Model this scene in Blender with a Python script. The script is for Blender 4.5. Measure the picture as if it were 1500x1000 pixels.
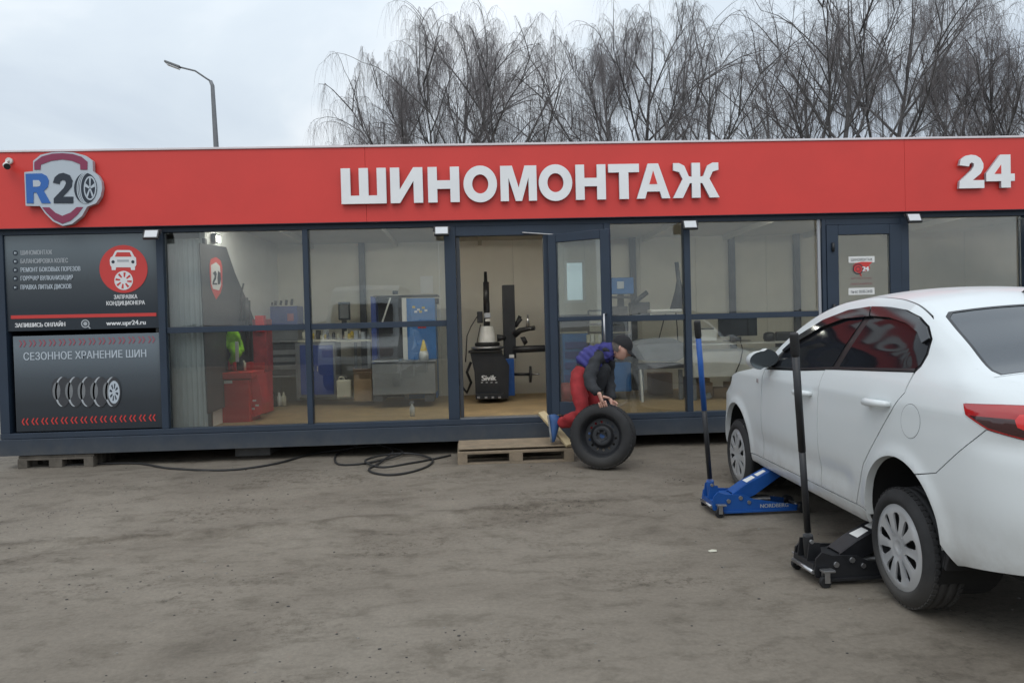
import bpy, bmesh, math, random
import numpy as np
from mathutils import Vector, Matrix, noise
from mathutils.geometry import delaunay_2d_cdt
R = math.radians
sc = bpy.context.scene
for o in list(bpy.data.objects): bpy.data.objects.remove(o)

# ------------------------------------------------------------------ camera
CF, CP, CR_, CY, CH = 1100.0, .0185, .0262, -.048, 1.5
_fw = Vector((-math.sin(CY)*math.cos(CP), math.cos(CY)*math.cos(CP), -math.sin(CP)))
_rt = Vector((math.cos(CY), math.sin(CY), 0)); _up = _rt.cross(_fw)
_r2 = _rt*math.cos(CR_) - _up*math.sin(CR_); _u2 = _up*math.cos(CR_) + _rt*math.sin(CR_)
cam = bpy.data.cameras.new('camera'); camo = bpy.data.objects.new('camera', cam)
sc.collection.objects.link(camo); sc.camera = camo
cam.sensor_width = 36; cam.lens = CF/1500*36; cam.clip_start = .05; cam.clip_end = 3000
camo.matrix_world = Matrix(((_r2.x, _u2.x, -_fw.x, 0), (_r2.y, _u2.y, -_fw.y, 0), (_r2.z, _u2.z, -_fw.z, CH), (0, 0, 0, 1)))
def ray(px, py): return _r2*((px-750)/CF) + _u2*((500-py)/CF) + _fw
def at(px, py, Y): d = ray(px, py); return Vector((0, 0, CH)) + d*(Y/d.y)
def atx(px, py, X): d = ray(px, py); return Vector((0, 0, CH)) + d*(X/d.x)
def atz(px, py, Z): d = ray(px, py); return Vector((0, 0, CH)) + d*((Z-CH)/d.z)

# ------------------------------------------------------------------ world, sun, exposure
SUN_EL, SUN_AZ = R(52), R(200)      # azimuth clockwise from +Y: high, behind the camera, a little to the left
w = bpy.data.worlds.new('World'); sc.world = w; w.use_nodes = True
nt = w.node_tree; N = nt.nodes; L = nt.links; N.clear()
out = N.new('ShaderNodeOutputWorld'); bg = N.new('ShaderNodeBackground'); bg.inputs[1].default_value = .1
sky = N.new('ShaderNodeTexSky'); sky.sky_type = 'NISHITA'; sky.sun_disc = False
sky.sun_elevation = SUN_EL; sky.sun_rotation = SUN_AZ; sky.air_density = 1.0; sky.dust_density = 2.0
tc = N.new('ShaderNodeTexCoord'); sep = N.new('ShaderNodeSeparateXYZ'); L.new(tc.outputs['Generated'], sep.inputs[0])
def wm(op, a, b=None, c=None):
    m = N.new('ShaderNodeMath'); m.operation = op
    for i, v in enumerate((a, b, c)):
        if v is None: continue
        if isinstance(v, (int, float)): m.inputs[i].default_value = v
        else: L.new(v, m.inputs[i])
    return m.outputs[0]
zz = wm('MAXIMUM', sep.outputs[2], 0.0); den = wm('ADD', zz, .16)
cu = wm('DIVIDE', sep.outputs[0], den); cv = wm('DIVIDE', sep.outputs[1], den)
cmb = N.new('ShaderNodeCombineXYZ'); L.new(cu, cmb.inputs[0]); L.new(cv, cmb.inputs[1])
n1 = N.new('ShaderNodeTexNoise'); n1.inputs['Scale'].default_value = .75; n1.inputs['Detail'].default_value = 8; n1.inputs['Roughness'].default_value = .5; n1.inputs['Distortion'].default_value = .5
L.new(cmb.outputs[0], n1.inputs['Vector'])
cr = N.new('ShaderNodeValToRGB'); L.new(n1.outputs[0], cr.inputs[0])
cr.color_ramp.elements[0].position = .36; cr.color_ramp.elements[0].color = (6.2, 7.0, 7.9, 1)
cr.color_ramp.elements[1].position = .66; cr.color_ramp.elements[1].color = (10.2, 10.5, 10.7, 1)
e_ = cr.color_ramp.elements.new(.50); e_.color = (7.3, 8.1, 8.8, 1)
# an overcast sky is brighter towards the zenith
br = wm('MULTIPLY_ADD', zz, .95, .85)
cm = N.new('ShaderNodeVectorMath'); cm.operation = 'SCALE'; L.new(cr.outputs[0], cm.inputs[0]); L.new(br, cm.inputs['Scale'])
mx = N.new('ShaderNodeMixRGB'); mx.inputs[0].default_value = .88; L.new(sky.outputs[0], mx.inputs[1]); L.new(cm.outputs[0], mx.inputs[2])
L.new(mx.outputs[0], bg.inputs[0]); L.new(bg.outputs[0], out.inputs[0])
sun = bpy.data.lights.new('sun', 'SUN'); sun.energy = .6; sun.angle = R(35); sun.color = (1, .96, .9)
suno = bpy.data.objects.new('sun', sun); sc.collection.objects.link(suno)
sd = Vector((math.sin(SUN_AZ)*math.cos(SUN_EL), math.cos(SUN_AZ)*math.cos(SUN_EL), math.sin(SUN_EL)))
suno.rotation_euler = sd.to_track_quat('Z', 'Y').to_euler()
sc.view_settings.view_transform = 'Standard'; sc.view_settings.look = 'None'
sc.view_settings.exposure = 0; sc.view_settings.gamma = 1; sc.view_settings.use_curve_mapping = False
sc.render.engine = 'CYCLES'; sc.cycles.max_bounces = 10; sc.cycles.transparent_max_bounces = 24
sc.cycles.caustics_reflective = False; sc.cycles.caustics_refractive = False; sc.cycles.use_denoising = True
sc.cycles.sample_clamp_indirect = 6

# ------------------------------------------------------------------ materials
def mat(name, col, rough=.6, metal=0, var=.0, scale=6, bump=0, bscale=None, coat=0, spec=.5, dirt=None, coords='Object', emit=None, rvar=0):
    m = bpy.data.materials.new(name); m.use_nodes = True
    t = m.node_tree; n = t.nodes; l = t.links; p = n['Principled BSDF']
    p.inputs['Base Color'].default_value = (*col, 1); p.inputs['Roughness'].default_value = rough
    p.inputs['Metallic'].default_value = metal; p.inputs['Specular IOR Level'].default_value = spec
    p.inputs['Coat Weight'].default_value = coat; p.inputs['Coat Roughness'].default_value = .04
    c = n.new('ShaderNodeTexCoord')
    nz = n.new('ShaderNodeTexNoise'); nz.inputs['Scale'].default_value = scale; nz.inputs['Detail'].default_value = 7; nz.inputs['Roughness'].default_value = .6
    l.new(c.outputs[coords], nz.inputs['Vector'])
    last = None
    if var > 0:
        r = n.new('ShaderNodeValToRGB'); l.new(nz.outputs[0], r.inputs[0])
        r.color_ramp.elements[0].position = .3; r.color_ramp.elements[0].color = tuple(max(0, x*(1-var)) for x in col)+(1,)
        r.color_ramp.elements[1].position = .7; r.color_ramp.elements[1].color = tuple(min(1, x*(1+var)) for x in col)+(1,)
        last = r.outputs[0]; l.new(last, p.inputs['Base Color'])
    if dirt:
        # dirt = (colour, world height below which it thickens, band)
        dc, dz, db = dirt
        g = n.new('ShaderNodeNewGeometry'); s = n.new('ShaderNodeSeparateXYZ'); l.new(g.outputs['Position'], s.inputs[0])
        mr = n.new('ShaderNodeMapRange'); mr.inputs[1].default_value = dz+db; mr.inputs[2].default_value = dz; l.new(s.outputs[2], mr.inputs[0])
        n2 = n.new('ShaderNodeTexNoise'); n2.inputs['Scale'].default_value = 9; n2.inputs['Detail'].default_value = 8; n2.inputs['Roughness'].default_value = .7; l.new(g.outputs['Position'], n2.inputs['Vector'])
        ml = n.new('ShaderNodeMath'); ml.operation = 'MULTIPLY'; l.new(mr.outputs[0], ml.inputs[0]); l.new(n2.outputs[0], ml.inputs[1])
        mx = n.new('ShaderNodeMixRGB'); l.new(ml.outputs[0], mx.inputs[0]); mx.inputs[2].default_value = (*dc, 1)
        if last: l.new(last, mx.inputs[1])
        else: mx.inputs[1].default_value = (*col, 1)
        l.new(mx.outputs[0], p.inputs['Base Color'])
    if rvar > 0:
        mr = n.new('ShaderNodeMapRange'); mr.inputs[3].default_value = max(0, rough-rvar); mr.inputs[4].default_value = min(1, rough+rvar); l.new(nz.outputs[0], mr.inputs[0]); l.new(mr.outputs[0], p.inputs['Roughness'])
    if bump > 0:
        nb = n.new('ShaderNodeTexNoise'); nb.inputs['Scale'].default_value = bscale or scale*8; nb.inputs['Detail'].default_value = 6; l.new(c.outputs[coords], nb.inputs['Vector'])
        b = n.new('ShaderNodeBump'); b.inputs['Strength'].default_value = bump; b.inputs['Distance'].default_value = .01; l.new(nb.outputs[0], b.inputs['Height']); l.new(b.outputs[0], p.inputs['Normal'])
    if emit:
        p.inputs['Emission Color'].default_value = (*emit[0], 1); p.inputs['Emission Strength'].default_value = emit[1]
    return m
def glass_mat(name, tint=(.93, .96, .95), ior=1.5, dust=.03, rough=0.0, gain=1.0):
    m = bpy.data.materials.new(name); m.use_nodes = True; t = m.node_tree; n = t.nodes; l = t.links; n.clear()
    o = n.new('ShaderNodeOutputMaterial'); fr = n.new('ShaderNodeFresnel'); fr.inputs[0].default_value = ior
    gain_ = n.new('ShaderNodeMath'); gain_.operation = 'MULTIPLY'; gain_.use_clamp = True; gain_.inputs[1].default_value = gain; l.new(fr.outputs[0], gain_.inputs[0])
    tr = n.new('ShaderNodeBsdfTransparent'); tr.inputs[0].default_value = (*tint, 1)
    gl = n.new('ShaderNodeBsdfGlossy'); gl.inputs['Roughness'].default_value = rough
    # slight waviness of the pane
    c = n.new('ShaderNodeTexCoord'); nz = n.new('ShaderNodeTexNoise'); nz.inputs['Scale'].default_value = 1.3; l.new(c.outputs['Object'], nz.inputs['Vector'])
    b = n.new('ShaderNodeBump'); b.inputs['Strength'].default_value = .05; b.inputs['Distance'].default_value = .02; l.new(nz.outputs[0], b.inputs['Height']); l.new(b.outputs[0], gl.inputs['Normal'])
    mx = n.new('ShaderNodeMixShader'); l.new(gain_.outputs[0], mx.inputs[0]); l.new(tr.outputs[0], mx.inputs[1]); l.new(gl.outputs[0], mx.inputs[2])
    df = n.new('ShaderNodeBsdfDiffuse'); df.inputs[0].default_value = (.45, .44, .42, 1)
    n2 = n.new('ShaderNodeTexNoise'); n2.inputs['Scale'].default_value = 3; n2.inputs['Detail'].default_value = 8; l.new(c.outputs['Object'], n2.inputs['Vector'])
    mr = n.new('ShaderNodeMapRange'); mr.inputs[1].default_value = .3; mr.inputs[2].default_value = .8; mr.inputs[3].default_value = dust*.4; mr.inputs[4].default_value = dust*1.8; l.new(n2.outputs[0], mr.inputs[0])
    m2 = n.new('ShaderNodeMixShader'); l.new(mr.outputs[0], m2.inputs[0]); l.new(mx.outputs[0], m2.inputs[1]); l.new(df.outputs[0], m2.inputs[2]); l.new(m2.outputs[0], o.inputs[0])
    return m
def gradient_print(name, stops, z0, z1, rough=.35):
    """a printed vinyl whose print runs from one tone to another"""
    m = bpy.data.materials.new(name); m.use_nodes = True; t = m.node_tree; n = t.nodes; l = t.links; p = n['Principled BSDF']
    c = n.new('ShaderNodeTexCoord'); s = n.new('ShaderNodeSeparateXYZ'); l.new(c.outputs['Object'], s.inputs[0])
    mr = n.new('ShaderNodeMapRange'); mr.inputs[1].default_value = z0; mr.inputs[2].default_value = z1; l.new(s.outputs[2], mr.inputs[0])
    r = n.new('ShaderNodeValToRGB'); l.new(mr.outputs[0], r.inputs[0])
    r.color_ramp.elements[0].position = stops[0][0]; r.color_ramp.elements[0].color = (*stops[0][1], 1)
    r.color_ramp.elements[1].position = stops[-1][0]; r.color_ramp.elements[1].color = (*stops[-1][1], 1)
    for q, cc in stops[1:-1]: e = r.color_ramp.elements.new(q); e.color = (*cc, 1)
    l.new(r.outputs[0], p.inputs['Base Color']); p.inputs['Roughness'].default_value = rough
    return m
M = {}
M['frame'] = mat('frame_metal', (.022, .037, .062), .5, 0, .12, 3, .03, dirt=((.10, .10, .095), .25, .25), coords='Object', rvar=.08)
M['frame_in'] = mat('inner_frame_metal', (.045, .05, .058), .55, 0, .1, 3)
M['red'] = mat('red_panel', (.70, .052, .042), .42, 0, .06, 1.2, .10, 1.1, rvar=.08)
M['whitecap'] = mat('white_trim', (.75, .70, .72), .5, 0, .05, 4)
M['letter'] = mat('sign_letter', (.88, .89, .90), .5, 0, .04, 3)
M['letter_side'] = mat('sign_letter_side', (.42, .43, .46), .5)
M['glass'] = glass_mat('pane_glass', gain=2.0, dust=.03)
M['wallb'] = mat('beige_wall_panel', (.66, .63, .54), .7, 0, .05, 1.5, .02)
M['ceil'] = mat('ceiling_panel', (.52, .50, .44), .75, 0, .05, 2)
M['ribbed'] = mat('ribbed_sheet', (.74, .75, .74), .5, 0, .05, 3)
M['ply'] = mat('plywood_floor', (.50, .34, .15), .6, 0, .22, 2.5, .05, dirt=((.2, .18, .15), .4, .2))
M['roof'] = mat('roof_sheet', (.35, .35, .36), .6)
M['black'] = mat('black_rubber', (.013, .013, .014), .75, 0, .2, 20, .1)
M['blackmetal'] = mat('black_paint', (.018, .019, .022), .42, 0, .25, 8, .03, rvar=.1)
M['steel'] = mat('bare_steel', (.45, .45, .46), .35, .9, .15, 10, rvar=.1)
M['blue'] = mat('blue_paint', (.012, .085, .33), .4, 0, .15, 6, .02, rvar=.1)
M['bluecab'] = mat('blue_cabinet_paint', (.02, .14, .40), .5, 0, .15, 3)
M['navy'] = mat('navy_cabinet_paint', (.02, .05, .24), .5, 0, .15, 3)
M['redmach'] = mat('red_machine_paint', (.55, .022, .02), .45, 0, .15, 4)
M['darkred'] = mat('dark_red_paint', (.30, .03, .035), .5, 0, .3, 9)
M['green'] = mat('hi_vis_green', (.28, .62, .03), .8, 0, .3, 12)
M['greymetal'] = mat('grey_metal', (.20, .21, .22), .5, 0, .15, 4)
M['darkgrey'] = mat('dark_grey', (.05, .053, .06), .6, 0, .2, 6)
M['whiteplast'] = mat('white_plastic', (.68, .68, .65), .5, 0, .06, 4)
M['cream'] = mat('cream_plastic', (.6, .58, .47), .5, 0, .08, 5)
M['yellow'] = mat('yellow_plastic', (.65, .48, .06), .5, 0, .1, 5)
M['card'] = mat('cardboard', (.35, .24, .14), .85, 0, .12, 5)
M['paper'] = mat('paper', (.75, .75, .73), .8, 0, .04, 5)
M['screen'] = mat('dark_screen', (.01, .013, .017), .12)
M['lampwhite'] = mat('led_tube', (.9, .9, .88), .4, emit=((1, .95, .86), 62))
M['floodface'] = mat('floodlight_face', (.62, .64, .66), .35, 0, .05, 5)
M['wood'] = mat('pallet_wood', (.30, .225, .145), .8, 0, .3, 7, .25, 40, dirt=((.16, .145, .125), .05, .5))
M['woodpale'] = mat('pale_wood', (.52, .42, .25), .75, 0, .15, 8, .1)
M['oldwood'] = mat('old_wood', (.115, .10, .082), .9, 0, .35, 8, .3, 40)
M['concrete'] = mat('concrete_block', (.22, .21, .20), .9, 0, .2, 8, .3)
M['hose'] = mat('rubber_hose', (.022, .021, .021), .6, 0, .3, 10)
M['skin'] = mat('skin', (.62, .36, .28), .55, 0, .08, 12)
M['vest'] = mat('purple_vest_fabric', (.034, .034, .18), .75, 0, .2, 12, .25, 30)
M['jacket'] = mat('dark_jacket_fabric', (.022, .024, .028), .85, 0, .25, 14, .3, 35)
M['pants'] = mat('red_work_trousers', (.30, .020, .024), .8, 0, .2, 14, .3, 30)
M['shoe'] = mat('blue_shoe', (.03, .09, .24), .6, 0, .15, 14)
M['cap'] = mat('black_cap_fabric', (.012, .012, .014), .85, 0, .2, 14)
M['hair'] = mat('grey_hair', (.10, .085, .075), .8, 0, .3, 60)
M['paint'] = mat('white_car_paint', (.70, .735, .74), .34, 0, .015, 2, coat=.3, dirt=((.33, .30, .26), .30, .42))
M['carglass'] = mat('tinted_car_glass', (.012, .013, .016), .05, spec=.2)
M['mirrorglass'] = mat('mirror_glass', (.16, .18, .19), .1, .8)
M['rearglass'] = mat('rear_window_glass', (.045, .052, .058), .05, spec=.9)
M['trim'] = mat('black_car_trim', (.012, .012, .013), .35)
M['visor'] = mat('smoked_window_visor', (.02, .021, .024), .08, spec=.8)
M['tyre'] = mat('tyre_rubber', (.021, .021, .022), .78, 0, .25, 9, .15, 60, dirt=((.12, .11, .095), .0, .30))
M['hubcap'] = mat('silver_hubcap', (.52, .53, .54), .3, .35, .015, 3, rvar=.02)
M['rimsteel'] = mat('dark_steel_rim', (.020, .021, .024), .5, .2, .2, 10)
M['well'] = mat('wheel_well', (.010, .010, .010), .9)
M['tailred'] = mat('red_tail_lens', (.42, .012, .014), .08, 0, 0, coat=1)
M['tailbright'] = mat('bright_red_reflector', (.75, .03, .03), .12, coat=1)
M['taildark'] = mat('smoked_tail_lens', (.05, .012, .014), .08, coat=1)
M['tailclear'] = mat('clear_tail_lens', (.45, .40, .40), .12, coat=1)
M['chrome'] = mat('chrome', (.7, .7, .71), .12, 1)
M['pole'] = mat('galvanised_pole', (.20, .21, .225), .6, .2, .1, 4)
M['bark'] = mat('birch_bark', (.115, .110, .110), .9, 0, .5, 3)
M['twig'] = mat('birch_twig', (.19, .175, .178), .9)
M['ink_white'] = mat('white_print', (.75, .76, .77), .4)
M['ink_grey'] = mat('grey_print', (.42, .45, .48), .4)
M['ink_red'] = mat('red_print', (.60, .05, .045), .4)
M['ink_rose'] = mat('rose_print', (.33, .10, .13), .4)
M['ink_maroon'] = mat('maroon_print', (.26, .035, .09), .4)
M['ink_blue'] = mat('blue_print', (.03, .14, .46), .4)
M['ink_dark'] = mat('dark_print', (.018, .028, .045), .4)
M['ink_pale'] = mat('pale_print', (.50, .56, .62), .4)

# ------------------------------------------------------------------ objects
def link(o): sc.collection.objects.link(o); return o
def tag(o, label=None, cat=None, group=None, kind=None):
    if label: o['label'] = label
    if cat: o['category'] = cat
    if group: o['group'] = group
    if kind: o['kind'] = kind
    return o
def empty(name, loc=(0, 0, 0), rz=0, label=None, cat=None, group=None):
    o = link(bpy.data.objects.new(name, None)); o.location = loc; o.rotation_euler = (0, 0, rz); o.empty_display_size = .1
    return tag(o, label, cat, group)
def copy_tree(o, parent=None):
    c = o.copy(); link(c)
    if parent is not None:
        c.parent = parent; c.matrix_parent_inverse = o.matrix_parent_inverse.copy()
    for ch in list(o.children): copy_tree(ch, c)
    return c
def frame_of(d, up=Vector((0, 0, 1))):
    d = Vector(d).normalized()
    a = d.cross(up)
    if a.length < 1e-4: a = d.cross(Vector((1, 0, 0)))
    a.normalize(); return a, a.cross(d).normalized()
class MB:
    def __init__(s): s.v = []; s.f = []; s.sm = []; s.mi = []
    def add(s, vs, fs, smooth=False, mi=0):
        b = len(s.v); s.v += [tuple(x) for x in vs]; s.f += [tuple(b+i for i in f) for f in fs]
        s.sm += [smooth]*len(fs); s.mi += [mi]*len(fs); return s
    def box(s, c, d, rot=None, mi=0):
        c = Vector(c); h = Vector(d)/2
        vs = [Vector((x*h.x, y*h.y, z*h.z)) for x in (-1, 1) for y in (-1, 1) for z in (-1, 1)]
        if rot is not None: vs = [rot @ v for v in vs]
        return s.add([v+c for v in vs], [(0, 1, 3, 2), (4, 6, 7, 5), (0, 4, 5, 1), (2, 3, 7, 6), (0, 2, 6, 4), (1, 5, 7, 3)], mi=mi)
    def bb(s, x0, x1, y0, y1, z0, z1, mi=0):
        return s.box(((x0+x1)/2, (y0+y1)/2, (z0+z1)/2), (abs(x1-x0), abs(y1-y0), abs(z1-z0)), mi=mi)
    def bar(s, p0, p1, w, h, up=Vector((0, 0, 1)), mi=0):
        p0 = Vector(p0); p1 = Vector(p1); a, b = frame_of(p1-p0, up)
        vs = [p+a*w/2*i+b*h/2*j for p in (p0, p1) for i, j in ((-1, -1), (1, -1), (1, 1), (-1, 1))]
        return s.add(vs, [(3, 2, 1, 0), (4, 5, 6, 7), (0, 1, 5, 4), (1, 2, 6, 5), (2, 3, 7, 6), (3, 0, 4, 7)], mi=mi)
    def cyl(s, p0, p1, r0, r1=None, n=16, caps=True, smooth=True, mi=0):
        return s.tube([p0, p1], [r0, r0 if r1 is None else r1], n, caps, smooth, mi)
    def tube(s, path, r, n=8, caps=True, smooth=True, mi=0):
        path = [Vector(p) for p in path]
        if not isinstance(r, (list, tuple)): r = [r]*len(path)
        base = len(s.v); a = None
        for i, p in enumerate(path):
            t = (path[min(i+1, len(path)-1)]-path[max(i-1, 0)])
            if t.length < 1e-9: t = Vector((0, 0, 1))
            t.normalize()
            if a is None: a, b = frame_of(t)
            else:
                a = a - t*a.dot(t)
                if a.length < 1e-5: a, b = frame_of(t)
                a.normalize(); b = a.cross(t)
            for k in range(n):
                an = 2*math.pi*k/n; s.v.append(tuple(p+(a*math.cos(an)+b*math.sin(an))*r[i]))
        for i in range(len(path)-1):
            for k in range(n):
                k2 = (k+1) % n; s.f.append((base+i*n+k, base+i*n+k2, base+(i+1)*n+k2, base+(i+1)*n+k)); s.sm.append(smooth); s.mi.append(mi)
        if caps:
            s.f.append(tuple(base+k for k in reversed(range(n)))); s.sm.append(False); s.mi.append(mi)
            e = base+(len(path)-1)*n; s.f.append(tuple(e+k for k in range(n))); s.sm.append(False); s.mi.append(mi)
        return s
    def lathe(s, prof, o=(0, 0, 0), ax=(0, 0, 1), n=32, smooth=True, mi=0, closed=False, a0=0, a1=2*math.pi):
        o = Vector(o); ax = Vector(ax).normalized(); a, b = frame_of(ax); base = len(s.v); full = abs(a1-a0-2*math.pi) < 1e-6
        m = n if full else n+1
        for r, h in prof:
            for k in range(m):
                an = a0+(a1-a0)*k/n; s.v.append(tuple(o+ax*h+(a*math.cos(an)+b*math.sin(an))*r))
        P = len(prof)
        for i in range(P if closed else P-1):
            j = (i+1) % P
            for k in range(n):
                k2 = (k+1) % m; s.f.append((base+i*m+k, base+j*m+k, base+j*m+k2, base+i*m+k2)); s.sm.append(smooth); s.mi.append(mi)
        return s
    def prism(s, poly, fn, d0, d1, mi=0, side_mi=None):
        """poly in 2d; fn(x, y, depth) -> point; caps triangulated"""
        P = [Vector((p[0], p[1])) for p in poly]; n = len(P)
        r = delaunay_2d_cdt(P, [(i, (i+1) % n) for i in range(n)], [], 1, 1e-6)
        vs, fs = r[0], r[2]
        b = len(s.v)
        for d in (d0, d1): s.v += [tuple(fn(v.x, v.y, d)) for v in vs]
        m = len(vs)
        for f in fs:
            s.f.append(tuple(b+i for i in f)); s.sm.append(False); s.mi.append(mi)
            s.f.append(tuple(b+m+i for i in reversed(f))); s.sm.append(False); s.mi.append(mi)
        if abs(d1-d0) > 1e-7:
            for i in range(n):
                p, q = P[i], P[(i+1) % n]
                s.add([fn(p.x, p.y, d0), fn(q.x, q.y, d0), fn(q.x, q.y, d1), fn(p.x, p.y, d1)], [(0, 1, 2, 3)], mi=mi if side_mi is None else side_mi)
        return s
    def mesh(s, name, mats, sharp=None):
        me = bpy.data.meshes.new(name); me.from_pydata(s.v, [], s.f)
        for m in (mats if isinstance(mats, (list, tuple)) else [mats]): me.materials.append(m)
        me.polygons.foreach_set('use_smooth', s.sm); me.polygons.foreach_set('material_index', s.mi)
        if sharp:
            bm = bmesh.new(); bm.from_mesh(me); bmesh.ops.recalc_face_normals(bm, faces=bm.faces)
            for e in bm.edges:
                if len(e.link_faces) == 2 and e.calc_face_angle(0) > sharp: e.smooth = False
            bm.to_mesh(me); bm.free()
        me.update(); return me
    def build(s, name, mats, parent=None, bevel=0, label=None, cat=None, group=None, kind=None, loc=None, fix=True):
        if fix:
            bm = bmesh.new(); me = s.mesh(name, mats); bm.from_mesh(me); bmesh.ops.recalc_face_normals(bm, faces=bm.faces); bm.to_mesh(me); bm.free()
        else: me = s.mesh(name, mats)
        o = link(bpy.data.objects.new(name, me))
        if parent is not None: o.parent = parent
        if loc is not None: o.location = loc
        if bevel:
            b = o.modifiers.new('bevel', 'BEVEL'); b.width = bevel; b.segments = 2; b.limit_method = 'ANGLE'; b.angle_limit = R(50)
        return tag(o, label, cat, group, kind)
def local(parent, o):
    """keeps an object that was built in world coordinates where it is under its thing"""
    o.parent = parent; o.matrix_parent_inverse = (Matrix.Translation(parent.location) @ Matrix.Rotation(parent.rotation_euler.z, 4, 'Z')).inverted(); return o
def W(mb, name, m, parent, bevel=0, label=None):
    o = mb.build(name, m, None, bevel, label)
    if parent.type == 'EMPTY': return local(parent, o)
    o.parent = parent; return o      # a mesh part sits at the world origin, so its sub-part does too
def text_mb(mb, body, origin, ux, uy, size, align='CENTER', bold=.0, depth=0.0, mi=0, width=None):
    c = bpy.data.curves.new('t', 'FONT'); c.body = body; c.size = size; c.align_x = align; c.resolution_u = 4; c.extrude = depth
    o = bpy.data.objects.new('t', c); link(o); bpy.context.view_layer.update()
    me = bpy.data.meshes.new_from_object(o.evaluated_get(bpy.context.evaluated_depsgraph_get()))
    xs = [v.co.x for v in me.vertices]; wd = max(xs)-min(xs); k = 1 if width is None else width/wd
    origin = Vector(origin); ux = Vector(ux).normalized(); uy = Vector(uy).normalized(); nn = ux.cross(uy)
    for j, off in enumerate([0] if not bold else [-bold, 0, bold]):       # a heavier weight is the same print struck three times
        mb.add([origin+ux*(v.co.x*k+off)+uy*v.co.y+nn*(v.co.z+j*.0003) for v in me.vertices], [tuple(p.vertices) for p in me.polygons], mi=mi)
    bpy.data.objects.remove(o); bpy.data.meshes.remove(me); bpy.data.curves.remove(c)
UX, UZ = Vector((1, 0, 0)), Vector((0, 0, 1))
# ------------------------------------------------------------------ ground
def smooth01(t): t = max(0., min(1., t)); return t*t*(3-2*t)
TRK_A, TRK_B = .126, 6.0
def gh(x, y):
    base = .105*smooth01((y-4.9)/2.6)
    f = 1 if (abs(x) < 14 and -3 < y < 14) else .25
    n = noise.noise(Vector((x*.7, y*.7, 3)))*.014 + noise.noise(Vector((x*2.3, y*2.3, 7)))*.006 + noise.noise(Vector((x*7, y*7, 1)))*.0028 + noise.noise(Vector((x*17, y*17, 4)))*.0014
    # the ridge of dirt pushed up along a wheel track
    yr = TRK_A*x+TRK_B+.10*noise.noise(Vector((x*1.2, 0, 0)))
    ridge = .016*math.exp(-((y-yr)/.10)**2)*smooth01((3.2-abs(x+1.0))/1.2) - .010*math.exp(-((y-yr+.17)/.13)**2)*smooth01((3.2-abs(x+1.0))/1.2)
    return base + n*f + ridge
def axis(lo, hi, d, far, k=1.25):
    a = list(np.arange(lo, hi+1e-6, d)); s = d
    p = hi
    while p < far: s *= k; p += s; a.append(p)
    s = d; p = lo; b = []
    while p > -far: s *= k; p -= s; b.append(p)
    return b[::-1]+a
gx = axis(-7.5, 7.5, .045, 600); gy = axis(1.2, 9.6, .045, 700)
vs = [(x, y, gh(x, y) if abs(x) < 40 and abs(y) < 40 else .08) for y in gy for x in gx]; nx = len(gx)
fs = [(j*nx+i, j*nx+i+1, (j+1)*nx+i+1, (j+1)*nx+i) for j in range(len(gy)-1) for i in range(nx-1)]
gm = bpy.data.materials.new('packed_dirt_asphalt'); gm.use_nodes = True; t = gm.node_tree; n = t.nodes; l = t.links; p = n['Principled BSDF']
g = n.new('ShaderNodeNewGeometry')
def gn(scale, detail=8, rough=.6, dist=0, vec=None):
    q = n.new('ShaderNodeTexNoise'); q.inputs['Scale'].default_value = scale; q.inputs['Detail'].default_value = detail; q.inputs['Roughness'].default_value = rough; q.inputs['Distortion'].default_value = dist
    l.new(vec or g.outputs['Position'], q.inputs['Vector']); return q.outputs[0]
def ramp(src, stops):
    r = n.new('ShaderNodeValToRGB'); l.new(src, r.inputs[0]); r.color_ramp.elements[0].position = stops[0][0]; r.color_ramp.elements[0].color = (*stops[0][1], 1)
    r.color_ramp.elements[1].position = stops[-1][0]; r.color_ramp.elements[1].color = (*stops[-1][1], 1)
    for q, c in stops[1:-1]: r.color_ramp.elements.new(q).color = (*c, 1)
    return r.outputs[0]
def mix(f, a, b, mode='MIX'):
    m = n.new('ShaderNodeMixRGB'); m.blend_type = mode
    for i, v in enumerate((f, a, b)):
        if isinstance(v, (int, float)): m.inputs[i].default_value = v
        elif isinstance(v, tuple): m.inputs[i].default_value = (*v, 1)
        else: l.new(v, m.inputs[i])
    return m.outputs[0]
stretch = n.new('ShaderNodeVectorMath'); stretch.operation = 'MULTIPLY'; stretch.inputs[1].default_value = (.7, 1.2, 1); l.new(g.outputs['Position'], stretch.inputs[0])
base = ramp(gn(.55, 9, .62, .6), [(.30, (.160, .137, .110)), (.5, (.200, .173, .140)), (.72, (.242, .213, .174))])
fine = ramp(gn(38, 5, .7), [(.3, (.86, .86, .86)), (.7, (1.12, 1.12, 1.11))])
c1 = mix(1.0, base, fine, 'MULTIPLY')
med = ramp(gn(4.2, 9, .72, .3, stretch.outputs[0]), [(.36, (.66, .65, .63)), (.49, (.97, .97, .97)), (.75, (1.10, 1.10, 1.10))])
c2 = mix(.85, c1, med, 'MULTIPLY')
damp = ramp(gn(.9, 6, .6, .8, stretch.outputs[0]), [(.56, (0, 0, 0)), (.72, (1, 1, 1))])
c3 = mix(damp, c2, mix(1.0, c2, (.72, .71, .70), 'MULTIPLY'))
# dark grit trodden into patches
grit = ramp(gn(17, 9, .8), [(.50, (0, 0, 0)), (.60, (1, 1, 1))])
where = ramp(gn(1.1, 7, .65, .5, stretch.outputs[0]), [(.50, (0, 0, 0)), (.63, (1, 1, 1))])
cf = mix(1.0, grit, where, 'MULTIPLY')
c4 = mix(cf, c3, mix(1.0, c3, (.50, .48, .46), 'MULTIPLY'))
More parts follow.
